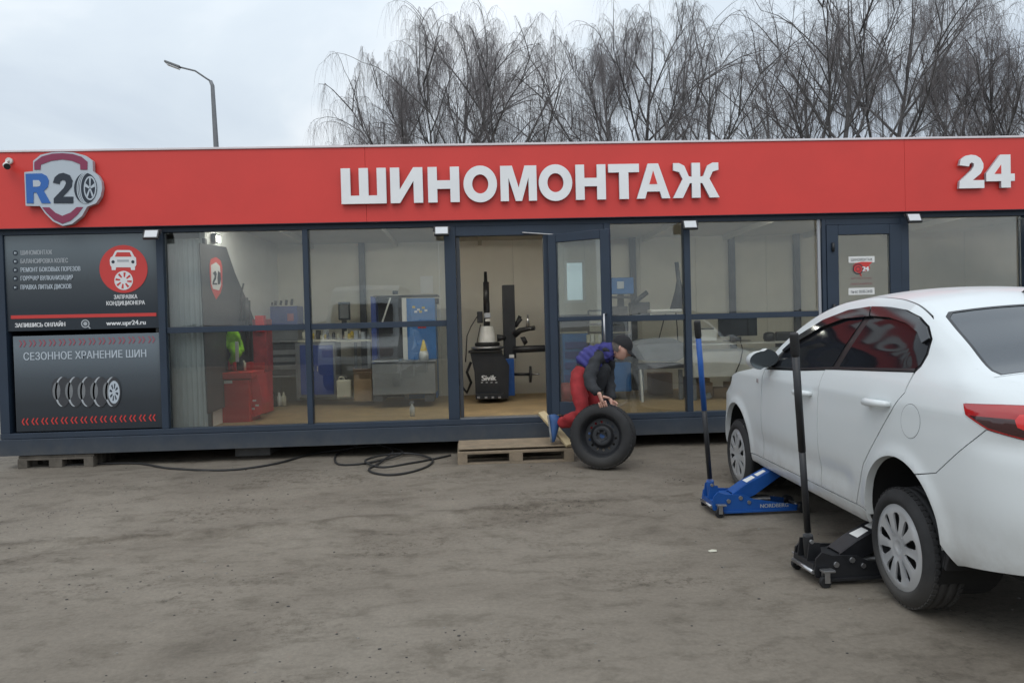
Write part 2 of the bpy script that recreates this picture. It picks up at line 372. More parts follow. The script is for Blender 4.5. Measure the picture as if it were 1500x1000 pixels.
# damp dark line of dirt along the wheel track, with a softer stain beside it
sx = n.new('ShaderNodeSeparateXYZ'); l.new(g.outputs['Position'], sx.inputs[0])
def mth(op, a, b=None):
    m_ = n.new('ShaderNodeMath'); m_.operation = op
    for i, v in enumerate((a, b)):
        if v is None: continue
        if isinstance(v, (int, float)): m_.inputs[i].default_value = v
        else: l.new(v, m_.inputs[i])
    return m_.outputs[0]
wob = mth('MULTIPLY', mth('SUBTRACT', gn(1.7, 6, .6), .5), .55)
dist = mth('SUBTRACT', sx.outputs[1], mth('ADD', mth('ADD', mth('MULTIPLY', sx.outputs[0], TRK_A), TRK_B), wob))
rm1 = n.new('ShaderNodeMapRange'); l.new(mth('ABSOLUTE', dist), rm1.inputs[0]); rm1.inputs[1].default_value = .07; rm1.inputs[2].default_value = .0
brk = ramp(gn(2.6, 5, .7), [(.42, (0, 0, 0)), (.56, (1, 1, 1))])
c5 = mix(mth('MULTIPLY', rm1.outputs[0], brk), c4, mix(1.0, c4, (.62, .60, .58), 'MULTIPLY'))
rm2 = n.new('ShaderNodeMapRange'); l.new(mth('ABSOLUTE', mth('ADD', dist, .25)), rm2.inputs[0]); rm2.inputs[1].default_value = .45; rm2.inputs[2].default_value = .0
c4 = mix(mth('MULTIPLY', rm2.outputs[0], where), c5, mix(1.0, c5, (.72, .70, .68), 'MULTIPLY'))
l.new(c4, p.inputs['Base Color']); p.inputs['Roughness'].default_value = .85; p.inputs['Specular IOR Level'].default_value = .3
hb = n.new('ShaderNodeMath'); hb.operation = 'ADD'; l.new(gn(30, 6, .75), hb.inputs[0]); l.new(gn(6, 6, .6), hb.inputs[1])
b = n.new('ShaderNodeBump'); b.inputs['Strength'].default_value = .40; b.inputs['Distance'].default_value = .012; l.new(hb.outputs[0], b.inputs['Height']); l.new(b.outputs[0], p.inputs['Normal'])
G = MB(); G.add(vs, fs, True); G.build('ground', gm, kind='structure', fix=False)

# crumbs of asphalt and small stones lying about
rnd = random.Random(5)
peb = MB()
ico = [(0, 0, 1), (.89, 0, .45), (.28, .85, .45), (-.72, .53, .45), (-.72, -.53, .45), (.28, -.85, .45), (.72, .53, -.3), (-.28, .85, -.3), (-.89, 0, -.3), (-.28, -.85, -.3), (.72, -.53, -.3)]
icf = [(0, 1, 2), (0, 2, 3), (0, 3, 4), (0, 4, 5), (0, 5, 1), (1, 6, 2), (2, 6, 7), (2, 7, 3), (3, 7, 8), (3, 8, 4), (4, 8, 9), (4, 9, 5), (5, 9, 10), (5, 10, 1), (1, 10, 6)]
spots = [(rnd.uniform(-5, 4), rnd.uniform(1.8, 7.6), rnd.uniform(.15, .6)) for _ in range(40)]
for k in range(2600):
    if k % 3: cx, cy, s_ = rnd.choice(spots); x, y = rnd.gauss(cx, s_), rnd.gauss(cy, s_*.4)
    else: x, y = rnd.uniform(-6, 5.5), rnd.uniform(1.3, 8.2)
    if y < 1.2 or y > 8.3: continue
    s_ = rnd.choice((.002, .0025, .003, .004, .005, .007)) * rnd.uniform(.7, 1.3); a = rnd.uniform(0, 6.28); z = gh(x, y)
    peb.add([(x+s_*(v[0]*math.cos(a)-v[1]*math.sin(a))*1.2, y+s_*(v[0]*math.sin(a)+v[1]*math.cos(a)), z+s_*.55*v[2]+s_*.15) for v in ico], icf, False, rnd.choice((0, 0, 1, 2)))
peb.build('gravel', [mat('dark_crumb', (.055, .05, .047), .9), mat('brown_pebble', (.13, .115, .10), .9), mat('pale_pebble', (.22, .21, .19), .85)], fix=False, kind='stuff',
          label='small dark crumbs and pebbles scattered on the packed dirt yard', cat='gravel')
# a scrap of pale litter on the dirt
q = atz(1044, 805, .01); lm = MB()
lm.add([(q.x-.025, q.y-.02, gh(q.x, q.y)+.004), (q.x+.02, q.y-.02, gh(q.x, q.y)+.006), (q.x+.03, q.y+.012, gh(q.x, q.y)+.008), (q.x, q.y+.02, gh(q.x, q.y)+.010), (q.x-.03, q.y+.01, gh(q.x, q.y)+.005)], [(0, 1, 2, 3, 4)])
lm.build('litter_scrap', M['cream'], label='small pale scrap of litter on the dirt left of the black jack', cat='litter')

# ------------------------------------------------------------------ the workshop building
FY = 8.5                       # plane of the panes
bld = empty('workshop_building', (1.4, FY, .1), 0, 'long dark framed glass workshop pavilion with a red fascia, open door and lit interior', 'building')
X0, X1 = -5.20, 8.02; ZB, ZG0, ZG1, ZR0, ZR1 = .25, .487, 2.645, 2.705, 3.52
def part(name, m, fn, bevel=0, parent=None, label=None):
    mb = MB(); fn(mb); return W(mb, name, m, parent or bld, bevel, label)
# fascia: composite panels with open joints, a white cap along the top
seams = [X0-.03, -1.165, 4.93, X1]
for a, c in zip(seams, seams[1:]):
    part('fascia_panel', M['red'], lambda b: b.bb(a+.0012, c-.0012, FY-.14, FY-.10, ZR0, ZR1-.001), .002)
part('fascia_side', M['red'], lambda b: b.bb(X0-.03, X0+.01, FY-.097, FY+3.6, ZR0, ZR1-.001), .002)
part('fascia_backing', M['darkgrey'], lambda b: b.bb(X0+.012, X1, FY-.098, FY-.07, ZR0+.02, ZR1-.02))
part('fascia_cap', M['whitecap'], lambda b: b.bb(X0-.045, X1+.01, FY-.155, FY+.02, ZR1+.001, ZR1+.024), .003)
part('soffit', M['frame'], lambda b: b.bb(X0, X1, FY-.139, FY-.02, ZR0-.006, ZR0-.001))
part('roof', M['roof'], lambda b: b.bb(X0, X1, FY-.06, FY+3.62, 2.95, 3.05))
# frame
part('base_beam', M['frame'], lambda b: (b.bb(X0, X1, FY-.13, FY+.03, ZB, .425), b.bb(X0, X1, FY-.13, FY-.115, .255, .262)), .006)
part('bottom_rail', M['frame'], lambda b: b.bb(X0, X1, FY-.085, FY+.03, .428, ZG0), .004)
part('top_rail', M['frame'], lambda b: b.bb(X0, X1, FY-.06, FY+.03, ZG1, ZR0-.007), .003)
part('base_beam', M['frame'], lambda b: b.bb(X0, X0+.14, FY+.032, FY+3.55, ZB, .425), .006)
posts = [(-5.20, -5.10), (-3.475, -3.40), (-1.89, -1.83), (-.325, -.20), (1.47, 1.545), (2.385, 2.455), (3.985, 4.03), (4.91, 5.005), (6.385, 6.46), (7.92, 8.02)]
for a, c in posts: part('post', M['frame'], lambda b: b.bb(a, c, FY-.075, FY+.035, ZG0+.001, ZG1-.001), .004)
part('post', M['frame'], lambda b: b.bb(.785, .86, FY-.07, FY+.03, ZG0+.001, 2.53), .004)
part('trim_strip', M['letter_side'], lambda b: b.bb(3.945, 3.975, FY-.05, FY-.02, ZG0+.002, ZG1-.002))
part('trim_strip', M['letter_side'], lambda b: b.bb(.868, .884, FY-.05, FY-.02, ZG0+.002, 2.52))
# door head, mid rails, panes
part('door_head', M['frame'], lambda b: b.bb(-.198, 1.468, FY-.07, FY+.03, 2.535, ZG1-.001), .004)
part('door_head', M['frame'], lambda b: b.bb(4.032, 4.908, FY-.07, FY+.03, 2.575, ZG1-.001), .004)
bays = [(-3.40, -1.89), (-1.83, -.325), (1.545, 2.385), (2.455, 3.942)]
for a, c in bays:
    part('mid_rail', M['frame'], lambda b: b.bb(a+.001, c-.001, FY-.05, FY+.02, 1.535, 1.60), .003)
    part('glass_pane', M['glass'], lambda b: b.bb(a+.002, c-.002, FY-.012, FY-.004, 1.602, ZG1-.002))
    part('glass_pane', M['glass'], lambda b: b.bb(a+.002, c-.002, FY-.012, FY-.004, ZG0+.002, 1.533))
part('glass_pane', M['glass'], lambda b: b.bb(.888, 1.466, FY-.012, FY-.004, ZG0+.002, 2.53))
for a, c in ((5.007, 6.383), (6.462, 7.918)): part('glass_pane', M['glass'], lambda b: b.bb(a, c, FY-.012, FY-.004, ZG0+.002, ZG1-.002))
part('threshold', M['steel'], lambda b: b.bb(-.198, .783, FY-.06, FY+.06, ZG0+.001, ZG0+.012))
# door jambs of the opening
part('jamb', M['frame_in'], lambda b: b.bb(-.197, -.155, FY-.045, FY+.06, ZG0+.014, 2.533), .003)
# the open door leaf, hinged on the right post and swung out
hx, hy, th, lw = .862, FY-.085, R(34), .735
dx, dy = Vector((math.cos(th), -math.sin(th), 0)), Vector((math.sin(th), math.cos(th), 0))
def leafpt(u, v, z): return Vector((hx, hy, 0)) + dx*u + dy*v + Vector((0, 0, z))
def leafbox(b, u0, u1, v0, v1, z0, z1):
    rot = Matrix((dx, dy, UZ)).transposed()
    b.box(leafpt((u0+u1)/2, (v0+v1)/2, (z0+z1)/2), (u1-u0, v1-v0, z1-z0), rot)
leaf = part('door', M['frame'], lambda b: (leafbox(b, 0, .095, -.055, 0, .515, 2.525), leafbox(b, lw-.105, lw, -.055, 0, .515, 2.525),
    leafbox(b, .096, lw-.106, -.055, 0, 2.43, 2.525), leafbox(b, .096, lw-.106, -.055, 0, .515, .66), leafbox(b, .096, lw-.106, -.050, -.005, 1.555, 1.60)), .004, label='open glazed door leaf swung outward')
for z0, z1 in ((.662, 1.553), (1.602, 2.428)): part('glass_pane', M['glass'], lambda b: leafbox(b, .097, lw-.107, -.031, -.023, z0, z1), parent=leaf)
def hnd(b):
    b.tube([leafpt(lw-.05, -.055, 1.25), leafpt(lw-.05, -.11, 1.25), leafpt(lw-.05, -.11, 1.62), leafpt(lw-.05, -.055, 1.62)], .011, 8)
part('handle', M['steel'], hnd, parent=leaf)
part('door_closer', M['steel'], lambda b: (leafbox(b, -.02, .16, .004, .045, 2.47, 2.51), b.bar((.55, FY-.08, 2.56), leafpt(.1, .02, 2.52), .02, .01)), .003)
# closed door on the right
d2 = part('door', M['frame'], lambda b: (b.bb(4.034, 4.17, FY-.085, FY-.025, .50, 2.572), b.bb(4.775, 4.906, FY-.085, FY-.025, .50, 2.572),
    b.bb(4.171, 4.774, FY-.085, FY-.025, 2.46, 2.572), b.bb(4.171, 4.774, FY-.085, FY-.025, .50, .70)), .005, label='closed dark door with stickers on its glass')
part('glass_pane', M['glass'], lambda b: b.bb(4.172, 4.773, FY-.058, FY-.050, .702, 2.458), parent=d2)
for z in (.85, 1.62, 2.32): part('hinge', M['blackmetal'], lambda b: b.cyl((4.10, FY-.10, z-.05), (4.10, FY-.10, z+.05), .016, n=10), parent=d2)
part('handle', M['steel'], lambda b: b.tube([(4.83, FY-.086, 1.3), (4.83, FY-.13, 1.3), (4.73, FY-.135, 1.3)], .011, 8), parent=d2)
# stickers on the closed door
def sticker(px0, px1, py0, py1, txt, col, inkc, Y=FY-.062, name='sticker'):
    a, c = at(px0, py1, Y), at(px1, py0, Y)
    s = part(name, col, lambda b: b.bb(a.x, c.x, Y, Y+.002, a.z, c.z), parent=d2)
    if txt: part('lettering', inkc, lambda b: text_mb(b, txt, ((a.x+c.x)/2, Y-.002, a.z+.25*(c.z-a.z)), UX, UZ, (c.z-a.z)*.62, width=(c.x-a.x)*.82, bold=.0), parent=d2)
sticker(1243, 1281, 375, 385, 'ШИНОМОНТАЖ', M['paper'], M['ink_dark'])
sticker(1243, 1281, 421, 432, 'пн-вс 00:00-24:00', M['paper'], M['ink_dark'])
def fist(b):
    c_ = at(1262, 393, FY-.063)
    P = [(-.10, .03), (-.07, .06), (0, .075), (.13, .07), (.09, .035), (.10, -.005), (.04, -.04), (-.01, -.035), (.0, -.10), (-.04, -.05), (-.09, -.03)]
    b.prism(P, lambda x, y, d: Vector((c_.x+x, c_.y-d, c_.z+y)), 0, .002)
part('emblem', M['ink_red'], fist, parent=d2)
def ring(b):
    c_ = at(1257, 394, FY-.066)
    for r0, r1 in ((.05, .062), (.022, .03)): b.lathe([(r0, 0), (r1, 0)], c_, (0, -1, 0), 20, False)
part('emblem', M['ink_dark'], ring, parent=d2)
part('emblem', M['ink_white'], lambda b: text_mb(b, '24', (at(1268, 397, FY-.068)), UX, UZ, .075, bold=.006), parent=d2)
part('lettering', M['ink_rose'], lambda b: text_mb(b, 'КРУГЛОСУТОЧНО', (at(1262, 409, FY-.063)), UX, UZ, .03, width=.24), parent=d2)
part('lettering', M['ink_rose'], lambda b: text_mb(b, 'ЗВОНИТЕ', (at(1262, 417, FY-.063)), UX, UZ, .03, width=.26), parent=d2)

# inside
YB = 11.9; XL = -3.06
fl = MB()
part('floor', M['ply'], lambda b: b.bb(-3.7, X1, FY+.036, YB, .40, .45))
part('floor', M['darkgrey'], lambda b: b.bb(X0+.15, -3.71, FY+.036, YB, .40, .448))
part('ceiling', M['ceil'], lambda b: b.bb(X0+.02, X1, FY+.036, YB, 2.88, 2.92))
# the back wall is made of wall panels with a window let in
wx0, wz1 = at(826, 381, YB).x, at(842, 381, YB).z; wx1, wz0 = at(858, 440, YB).x, at(842, 443, YB).z
pan = [XL-.07, -1.75, -.55, .62, wx0-.001, wx1+.001, 2.65, 3.55, 4.7, 5.9, 7.0, X1-.02]
for a, c in zip(pan, pan[1:]):
    if abs(a-(wx0-.001)) < 1e-6:
        part('wall_panel', M['wallb'], lambda b: b.bb(a+.002, c-.002, YB, YB+.06, .45, wz0-.002)); part('wall_panel', M['wallb'], lambda b: b.bb(a+.002, c-.002, YB, YB+.06, wz1+.002, 2.88))
    else: part('wall_panel', M['wallb'], lambda b: b.bb(a+.002, c-.002, YB, YB+.06, .45, 2.88), .002)
wf = part('back_window', M['whiteplast'], lambda b: (b.bb(wx0, wx0+.04, YB-.01, YB+.05, wz0, wz1), b.bb(wx1-.04, wx1, YB-.01, YB+.05, wz0, wz1), b.bb(wx0+.041, wx1-.041, YB-.01, YB+.05, wz0, wz0+.04), b.bb(wx0+.041, wx1-.041, YB-.01, YB+.05, wz1-.04, wz1)))
part('glass_pane', M['glass'], lambda b: b.bb(wx0+.042, wx1-.042, YB+.02, YB+.026, wz0+.042, wz1-.042), parent=wf)
part('side_wall', M['ribbed'], lambda b: b.bb(XL-.06, XL, FY+.26, YB, .45, 2.88))
part('side_wall', M['wallb'], lambda b: b.bb(X1-.02, X1+.04, FY+.04, YB+.06, .3, 3.0))
part('end_wall', M['frame'], lambda b: b.bb(X0, X0+.06, FY+.04, YB+.06, .43, 2.95))
part('rear_wall_skin', M['darkgrey'], lambda b: b.bb(X0, -3.1, YB+.062, YB+.09, .3, 3.0))
for px in (531, 928, 1073, 1168):
    X = at(px, 420, YB-.06).x; part('column', M['frame_in'], lambda b: b.bb(X-.045, X+.045, YB-.09, YB-.003, .452, 2.878), .004)
# profiled sheet partition right behind the first pane
def prof(b):
    pts = []; x = -3.62; k = 0
    while x < -3.09:
        pts += [(x, 0), (x+.012, .018), (x+.034, .018), (x+.046, 0)]; x += .058
    y0 = FY+.20
    vs = []
    for (x, d) in pts: vs += [(x, y0-d, .452), (x, y0-d, 2.60)]
    for (x, d) in reversed(pts): vs += [(x, y0+.02-d, .452), (x, y0+.02-d, 2.60)]
    n_ = len(vs)//2
    b.add(vs, [(2*i, 2*i+1, 2*((i+1) % n_)+1, 2*((i+1) % n_)) for i in range(n_)])
part('ribbed_partition', M['ribbed'], prof)
part('partition_edge', M['frame_in'], lambda b: b.bb(-3.062, -3.03, FY+.17, FY+.24, .452, 2.6), .003)
for X in (-2.5, -1.2, .1, 1.4, 2.7, 4.0, 5.3, 6.6): part('ceiling_joist', M['ceil'], lambda b: b.bb(X-.03, X+.03, FY+.05, YB-.1, 2.80, 2.878), .004)
# tube lights under the ceiling, on in the photograph
def tube_light(x, y, lab, rz=0):
    t_ = empty('ceiling_light', (x, y, 2.86), rz, lab, 'ceiling light', 'tube lights under the workshop ceiling')
    MB().box((0, 0, -.005), (1.2, .07, .02)).build('housing', M['whiteplast'], t_, .003)
    MB().box((0, 0, -.028), (1.16, .045, .024)).build('diffuser', M['lampwhite'], t_, .006)
    for s in (-1, 1): MB().box((.6*s, 0, -.012), (.02, .075, .045)).build('end_cap', M['cream'], t_)
tube_light(-2.35, 9.1, 'lit tube light under the ceiling at the far left of the workshop')
tube_light(-.7, 9.1, 'lit tube light under the ceiling above the grey parts tank')
tube_light(.9, 9.1, 'lit tube light under the ceiling above the open doorway')
tube_light(3.3, 9.1, 'lit tube light under the ceiling above the monitor desk')
tube_light(5.6, 9.1, 'lit tube light under the ceiling behind the rightmost window')
p_ = atx(318, 349, XL+.05); sp = empty('wall_spotlight', (XL, p_.y, p_.z), 0, 'small lit spotlight high on the left inner wall above the dark banner', 'spotlight')
MB().box((.03, 0, 0), (.06, .14, .10)).build('housing', M['blackmetal'], sp, .004); MB().box((.064, 0, -.01), (.01, .11, .07)).build('lamp_face', mat('lit_spot', (.9, .9, .9), .4, emit=((1, .95, .85), 30)), sp)

# timber blocks and pallets under the frame
def pallet(name, c, L_, Wd, Hh, rz, m, lab, nb=3, boards=5, closed_top=False, extra=None):
    """a wooden pallet: long side L_ along local x"""
    t_ = empty(name, (c[0], c[1], c[2]), rz, lab, 'pallet')
    th_ = Hh*.16; bh = Hh-3*th_ if not closed_top else Hh-2.6*th_
    for i in range(nb):
        for j in range(3):
            x = -L_/2+.05+(L_-.10)*i/(nb-1); y = -Wd/2+.05+(Wd-.1)*j/2
            MB().box((x, y, th_+bh/2), (.10 if i != 1 else .14, .1, bh)).build('block', m, t_, .003)
    for j in range(3):
        y = -Wd/2+.05+(Wd-.1)*j/2; MB().box((0, y, th_/2-.001), (L_, .1, th_)).build('bottom_board', m, t_, .003)
        if not closed_top: MB().box((0, y, th_*1.5+bh), (L_-.002, .098, th_-.002)).build('stringer_board', m, t_, .002)
    zt = th_*(1 if closed_top else 2)+bh
    for k in range(boards):
        w_ = Wd/boards; MB().box((0, -Wd/2+w_*(k+.5), zt+th_*.5+.001), (L_, w_-(.006 if closed_top else .04), th_)).build('top_board', m, t_, .002)
    return t_
a = atz(655, 680, .10); c = atz(826, 672, .10)
pr_ = (Vector((c.x, c.y, 0))-Vector((a.x, a.y, 0)))

pallet('wooden_pallet', (.375, 8.02, .100), 1.20, .66, .150, R(1.0), M['wood'], 'pale wooden pallet used as a step below the open doorway', boards=4, closed_top=True)
# worn ply sheet on top of it
MB().box((.365, 8.03, .262), (1.16, .60, .010), Matrix.Rotation(R(1.0), 3, 'Z')).build('plywood_sheet', M['wood'], bevel=.002, label='worn plywood sheet lying on the doorway pallet', cat='plywood sheet')
a = atz(36, 685, .09)
pallet('wooden_pallet', (-4.60, 8.62, .092), .80, .5, .150, 0, M['oldwood'], 'weathered grey pallet wedged under the left end of the building', boards=4)
for x in (-2.6, 1.6, 3.6, 5.6):
    MB().box((x, 9.0, .17), (.4, .5, .155)).build('foundation_block', M['concrete'], bevel=.006, label={-2.6: 'grey concrete block in the shade under the two big left windows', 1.6: 'grey concrete block under the building behind the rolling tyre', 3.6: 'grey concrete block under the building beyond the white car', 5.6: 'grey concrete block under the right end of the building'}[x], cat='block', group='concrete blocks under the building')
MB().bb(X0+.02, X1, FY+.9, FY+1.0, .02, .26).build('shade_board', M['darkgrey'], label='dark board added for the shade in the gap deep under the building', cat='shade board')  # added board, its dark colour stands in for the shaded void under the floor
# loose pale plank leaning on the threshold
a = at(793, 604, 8.18); c = at(835, 652, 7.72)

MB().bar(a, c, .085, .03, up=Vector((0, -.5, 1))).build('wood_plank', M['woodpale'], bevel=.003, label='pale loose plank leaning beside the doorway pallet behind the shoe', cat='plank')

# ------------------------------------------------------------------ signs on the fascia
SY = FY-.145
def ell(cx, cy, rx, ry, n=28, a0=0, a1=360): return [(cx+rx*math.cos(R(a0+(a1-a0)*i/n)), cy+ry*math.sin(R(a0+(a1-a0)*i/n))) for i in range(n if abs(a1-a0) >= 360 else n+1)]
LET = {}
LET['Ш'] = (1.36, [[(0, 0), (1.36, 0), (1.36, 1), (1.08, 1), (1.08, .23), (.82, .23), (.82, 1), (.54, 1), (.54, .23), (.28, .23), (.28, 1), (0, 1)]])
LET['И'] = (.98, [[(0, 0), (.28, 0), (.70, .62), (.70, 0), (.98, 0), (.98, 1), (.70, 1), (.28, .38), (.28, 1), (0, 1)]])
LET['Н'] = (.96, [[(0, 0), (.28, 0), (.28, .38), (.68, .38), (.68, 0), (.96, 0), (.96, 1), (.68, 1), (.68, .62), (.28, .62), (.28, 1), (0, 1)]])
LET['М'] = (1.16, [[(0, 0), (.26, 0), (.26, .66), (.48, 0), (.68, 0), (.90, .66), (.90, 0), (1.16, 0), (1.16, 1), (.78, 1), (.58, .38), (.38, 1), (0, 1)]])
LET['Т'] = (.92, [[(.32, 0), (.60, 0), (.60, .76), (.92, .76), (.92, 1), (0, 1), (0, .76), (.32, .76)]])
LET['Ж'] = (1.42, [[(.58, 0), (.84, 0), (.84, .42), (.90, .42), (1.12, 0), (1.42, 0), (1.12, .54), (1.22, .74), (1.40, .79), (1.40, 1.0), (1.22, 1.0), (1.06, .92), (.93, .62), (.84, .60), (.84, 1), (.58, 1), (.58, .60), (.49, .62), (.36, .92), (.20, 1.0), (.02, 1.0), (.02, .79), (.20, .74), (.30, .54), (0, 0), (.30, 0), (.52, .42), (.58, .42)]])
def annulus(b, outer, inner, fn, d0, d1):
    n_ = len(outer)
    for i in range(n_):
        j = (i+1) % n_; o0, o1, i0, i1 = outer[i], outer[j], inner[i], inner[j]
        b.add([fn(*o0, d1), fn(*o1, d1), fn(*i1, d1), fn(*i0, d1)], [(0, 1, 2, 3)], mi=0)
        b.add([fn(*o0, d0), fn(*o1, d0), fn(*o1, d1), fn(*o0, d1)], [(0, 1, 2, 3)], mi=1)
        b.add([fn(*i0, d0), fn(*i1, d0), fn(*i1, d1), fn(*i0, d1)], [(0, 1, 2, 3)], mi=1)
def put_letters(word, x0, zb, H_, total, root, depth=.038):
    wd = {'О': 1.12, 'А': 1.16}
    spans = [(500, 566), (572, 619.5), (627, 673), (679, 728), (733, 786), (789, 838), (843, 887), (891, 936), (932, 981), (985, 1053)]
    for i, ch in enumerate(word):
        x = at(spans[i][0], 272, SY-.03).x; k = (at(spans[i][1], 272, SY-.03).x-x)/(LET[ch][0] if ch in LET else wd[ch])
        b = MB(); xx = x; zz_ = zb
        fn = lambda u, v, d: Vector((xx+u*k, SY-.012-d, zz_+v*H_))
        if ch in LET:
            for poly in LET[ch][1]: b.prism(poly, fn, 0, depth, 0, 1)
        elif ch == 'О':
            annulus(b, ell(.56, .5, .56, .52, 36), ell(.56, .5, .27, .27, 36), fn, 0, depth)
        elif ch == 'А':
            b.prism([(0, 0), (.29, 0), (.36, .20), (.80, .20), (.87, 0), (1.16, 0), (.76, 1), (.40, 1)], lambda u, v, d: fn(u, v, d), 0, depth, 0, 1)
            # the counter of the letter: a red recess plate in front of nothing
            b2 = MB(); b2.prism([(.44, .41), (.72, .41), (.58, .80)], lambda u, v, d: fn(u, v, d), depth+.0005, depth+.002)
        o = W(b, 'letter', [M['letter'], M['letter_side']], root)
        if ch == 'А': W(b2, 'letter_counter', M['red'], root)
sg = empty('shop_sign', (.67, SY, 3.09), 0, 'large white raised lettering reading ШИНОМОНТАЖ on the red fascia', 'sign')
put_letters('ШИНОМОНТАЖ', -1.425, 2.894, .388, 4.20, sg)
# 24
s24 = empty('number_sign', (5.86, SY, 3.14), 0, 'white raised number 24 at the right end of the red fascia', 'sign')
def digit(poly, x0, k, holes=None):
    b = MB(); b.prism(poly, lambda u, v, d: Vector((x0+u*k, SY-.012-d, 2.945+v*.375)), 0, .038, 0, 1); W(b, 'digit', [M['letter'], M['letter_side']], s24)
two = [(0, 0), (.74, 0), (.74, .24), (.40, .24), (.64, .44), (.72, .60), (.72, .74), (.64, .90), (.50, .99), (.36, 1.01), (.20, .98), (.06, .88), (.02, .70), (.30, .66), (.32, .74), (.38, .78), (.44, .74), (.44, .66), (.36, .54), (.02, .22)]
digit(two, 5.53, .40)
four = [(.44, 0), (.72, 0), (.72, .20), (.84, .20), (.84, .42), (.72, .42), (.72, 1), (.42, 1), (0, .44), (0, .20), (.44, .20)]
digit(four, 5.85, .40)
W(MB().prism([(.24, .42), (.44, .42), (.44, .70)], lambda u, v, d: Vector((5.85+u*.40, SY-.0505-d, 2.945+v*.375)), 0, .002), 'digit_counter', M['red'], s24)

# shield emblem R20: layered flat pieces
em = empty('emblem_sign', (-4.41, SY, 3.12), 0, 'shield shaped emblem with blue R, dark 2 and a tyre as zero on the fascia', 'sign')
def E(px, py):   # photo pixel on the fascia plane -> x, z
    v = at(px, py, SY-.06); return (v.x, v.z)
def epoly(name, pts, d0, d1, m, side=None):
    b = MB(); b.prism([E(*q) for q in pts], lambda u, v, d: Vector((u, SY-d, v)), d0, d1, 0, 1 if side else 0)
    return W(b, name, [m, side] if side else m, em)
def cz(x, y): return (x/5, 200+y/5)     # enlarged crop -> photo pixels
sh = [(245, 180), (300, 135), (380, 118), (460, 114), (540, 118), (625, 140), (680, 180), (682, 255), (720, 285), (745, 330), (750, 380), (738, 440), (705, 490), (640, 515), (600, 585), (530, 640), (460, 655), (390, 622), (330, 560), (295, 510), (190, 508), (180, 262), (245, 255)]
epoly('backing', [cz(*q) for q in sh], .012, .066, M['ink_pale'], M['letter_side'])
epoly('shield_band', [cz(*q) for q in [(255, 190), (310, 148), (385, 128), (460, 124), (535, 130), (600, 150), (645, 188), (643, 245), (592, 245), (590, 205), (530, 180), (460, 170), (380, 180), (303, 208), (300, 245), (255, 245)]], .067, .071, M['ink_maroon'])
epoly('shield_band', [cz(*q) for q in [(312, 520), (365, 520), (410, 560), (460, 582), (520, 558), (565, 518), (612, 518), (570, 575), (520, 618), (460, 640), (400, 612), (350, 565)]], .067, .071, M['ink_maroon'])
b = MB()
b.prism([E(*cz(*q)) for q in [(192, 275), (310, 272), (345, 290), (362, 325), (355, 370), (325, 400), (375, 490), (310, 490), (272, 412), (250, 412), (250, 490), (200, 490)]], lambda u, v, d: Vector((u, SY-d, v)), .067, .073); W(b, 'letter', M['ink_blue'], em)
epoly('letter_counter', [cz(*q) for q in [(247, 322), (290, 322), (305, 342), (298, 364), (280, 370), (248, 370)]], .074, .0755, M['ink_pale'])
epoly('digit', [cz(*q) for q in [(398, 490), (398, 455), (470, 380), (488, 345), (482, 325), (462, 318), (445, 330), (440, 350), (392, 340), (405, 300), (435, 275), (470, 268), (515, 285), (535, 325), (528, 370), (495, 410), (462, 442), (540, 442), (540, 490)]], .067, .073, M['ink_dark'])
epoly('tyre_print', [cz(560+0+78*0+x, y) for x, y in ell(70, 380, 84, 112, 28)], .067, .0715, M['ink_dark'])
for k in (0, 1, 2):
    pts = [cz(*q) for q in ell(628+k*9, 380, 62-k*3, 112, 20, 95, 265)] + [cz(*q) for q in reversed(ell(633+k*9, 380, 60-k*3, 110, 20, 95, 265))]
    epoly('tread_print', pts, .072, .0726, M['ink_pale'])
epoly('wheel_print', [cz(*q) for q in ell(664, 380, 46, 88, 26)], .072, .0735, M['ink_pale'])
epoly('wheel_print', [cz(*q) for q in ell(664, 380, 37, 76, 26)], .0737, .0745, M['ink_dark'])
for k in range(5):
    a_ = R(90+72*k); c1_, s1_ = math.cos(a_), math.sin(a_)
    pts = [(664+36*(c1_*r_-s1_*t_), 380-74*(s1_*r_+c1_*t_)) for r_, t_ in ((.1, .10), (1.0, .17), (1.0, -.17), (.1, -.10))]
    epoly('spoke_print', [cz(*q) for q in pts], .0747, .0755, M['ink_pale'])

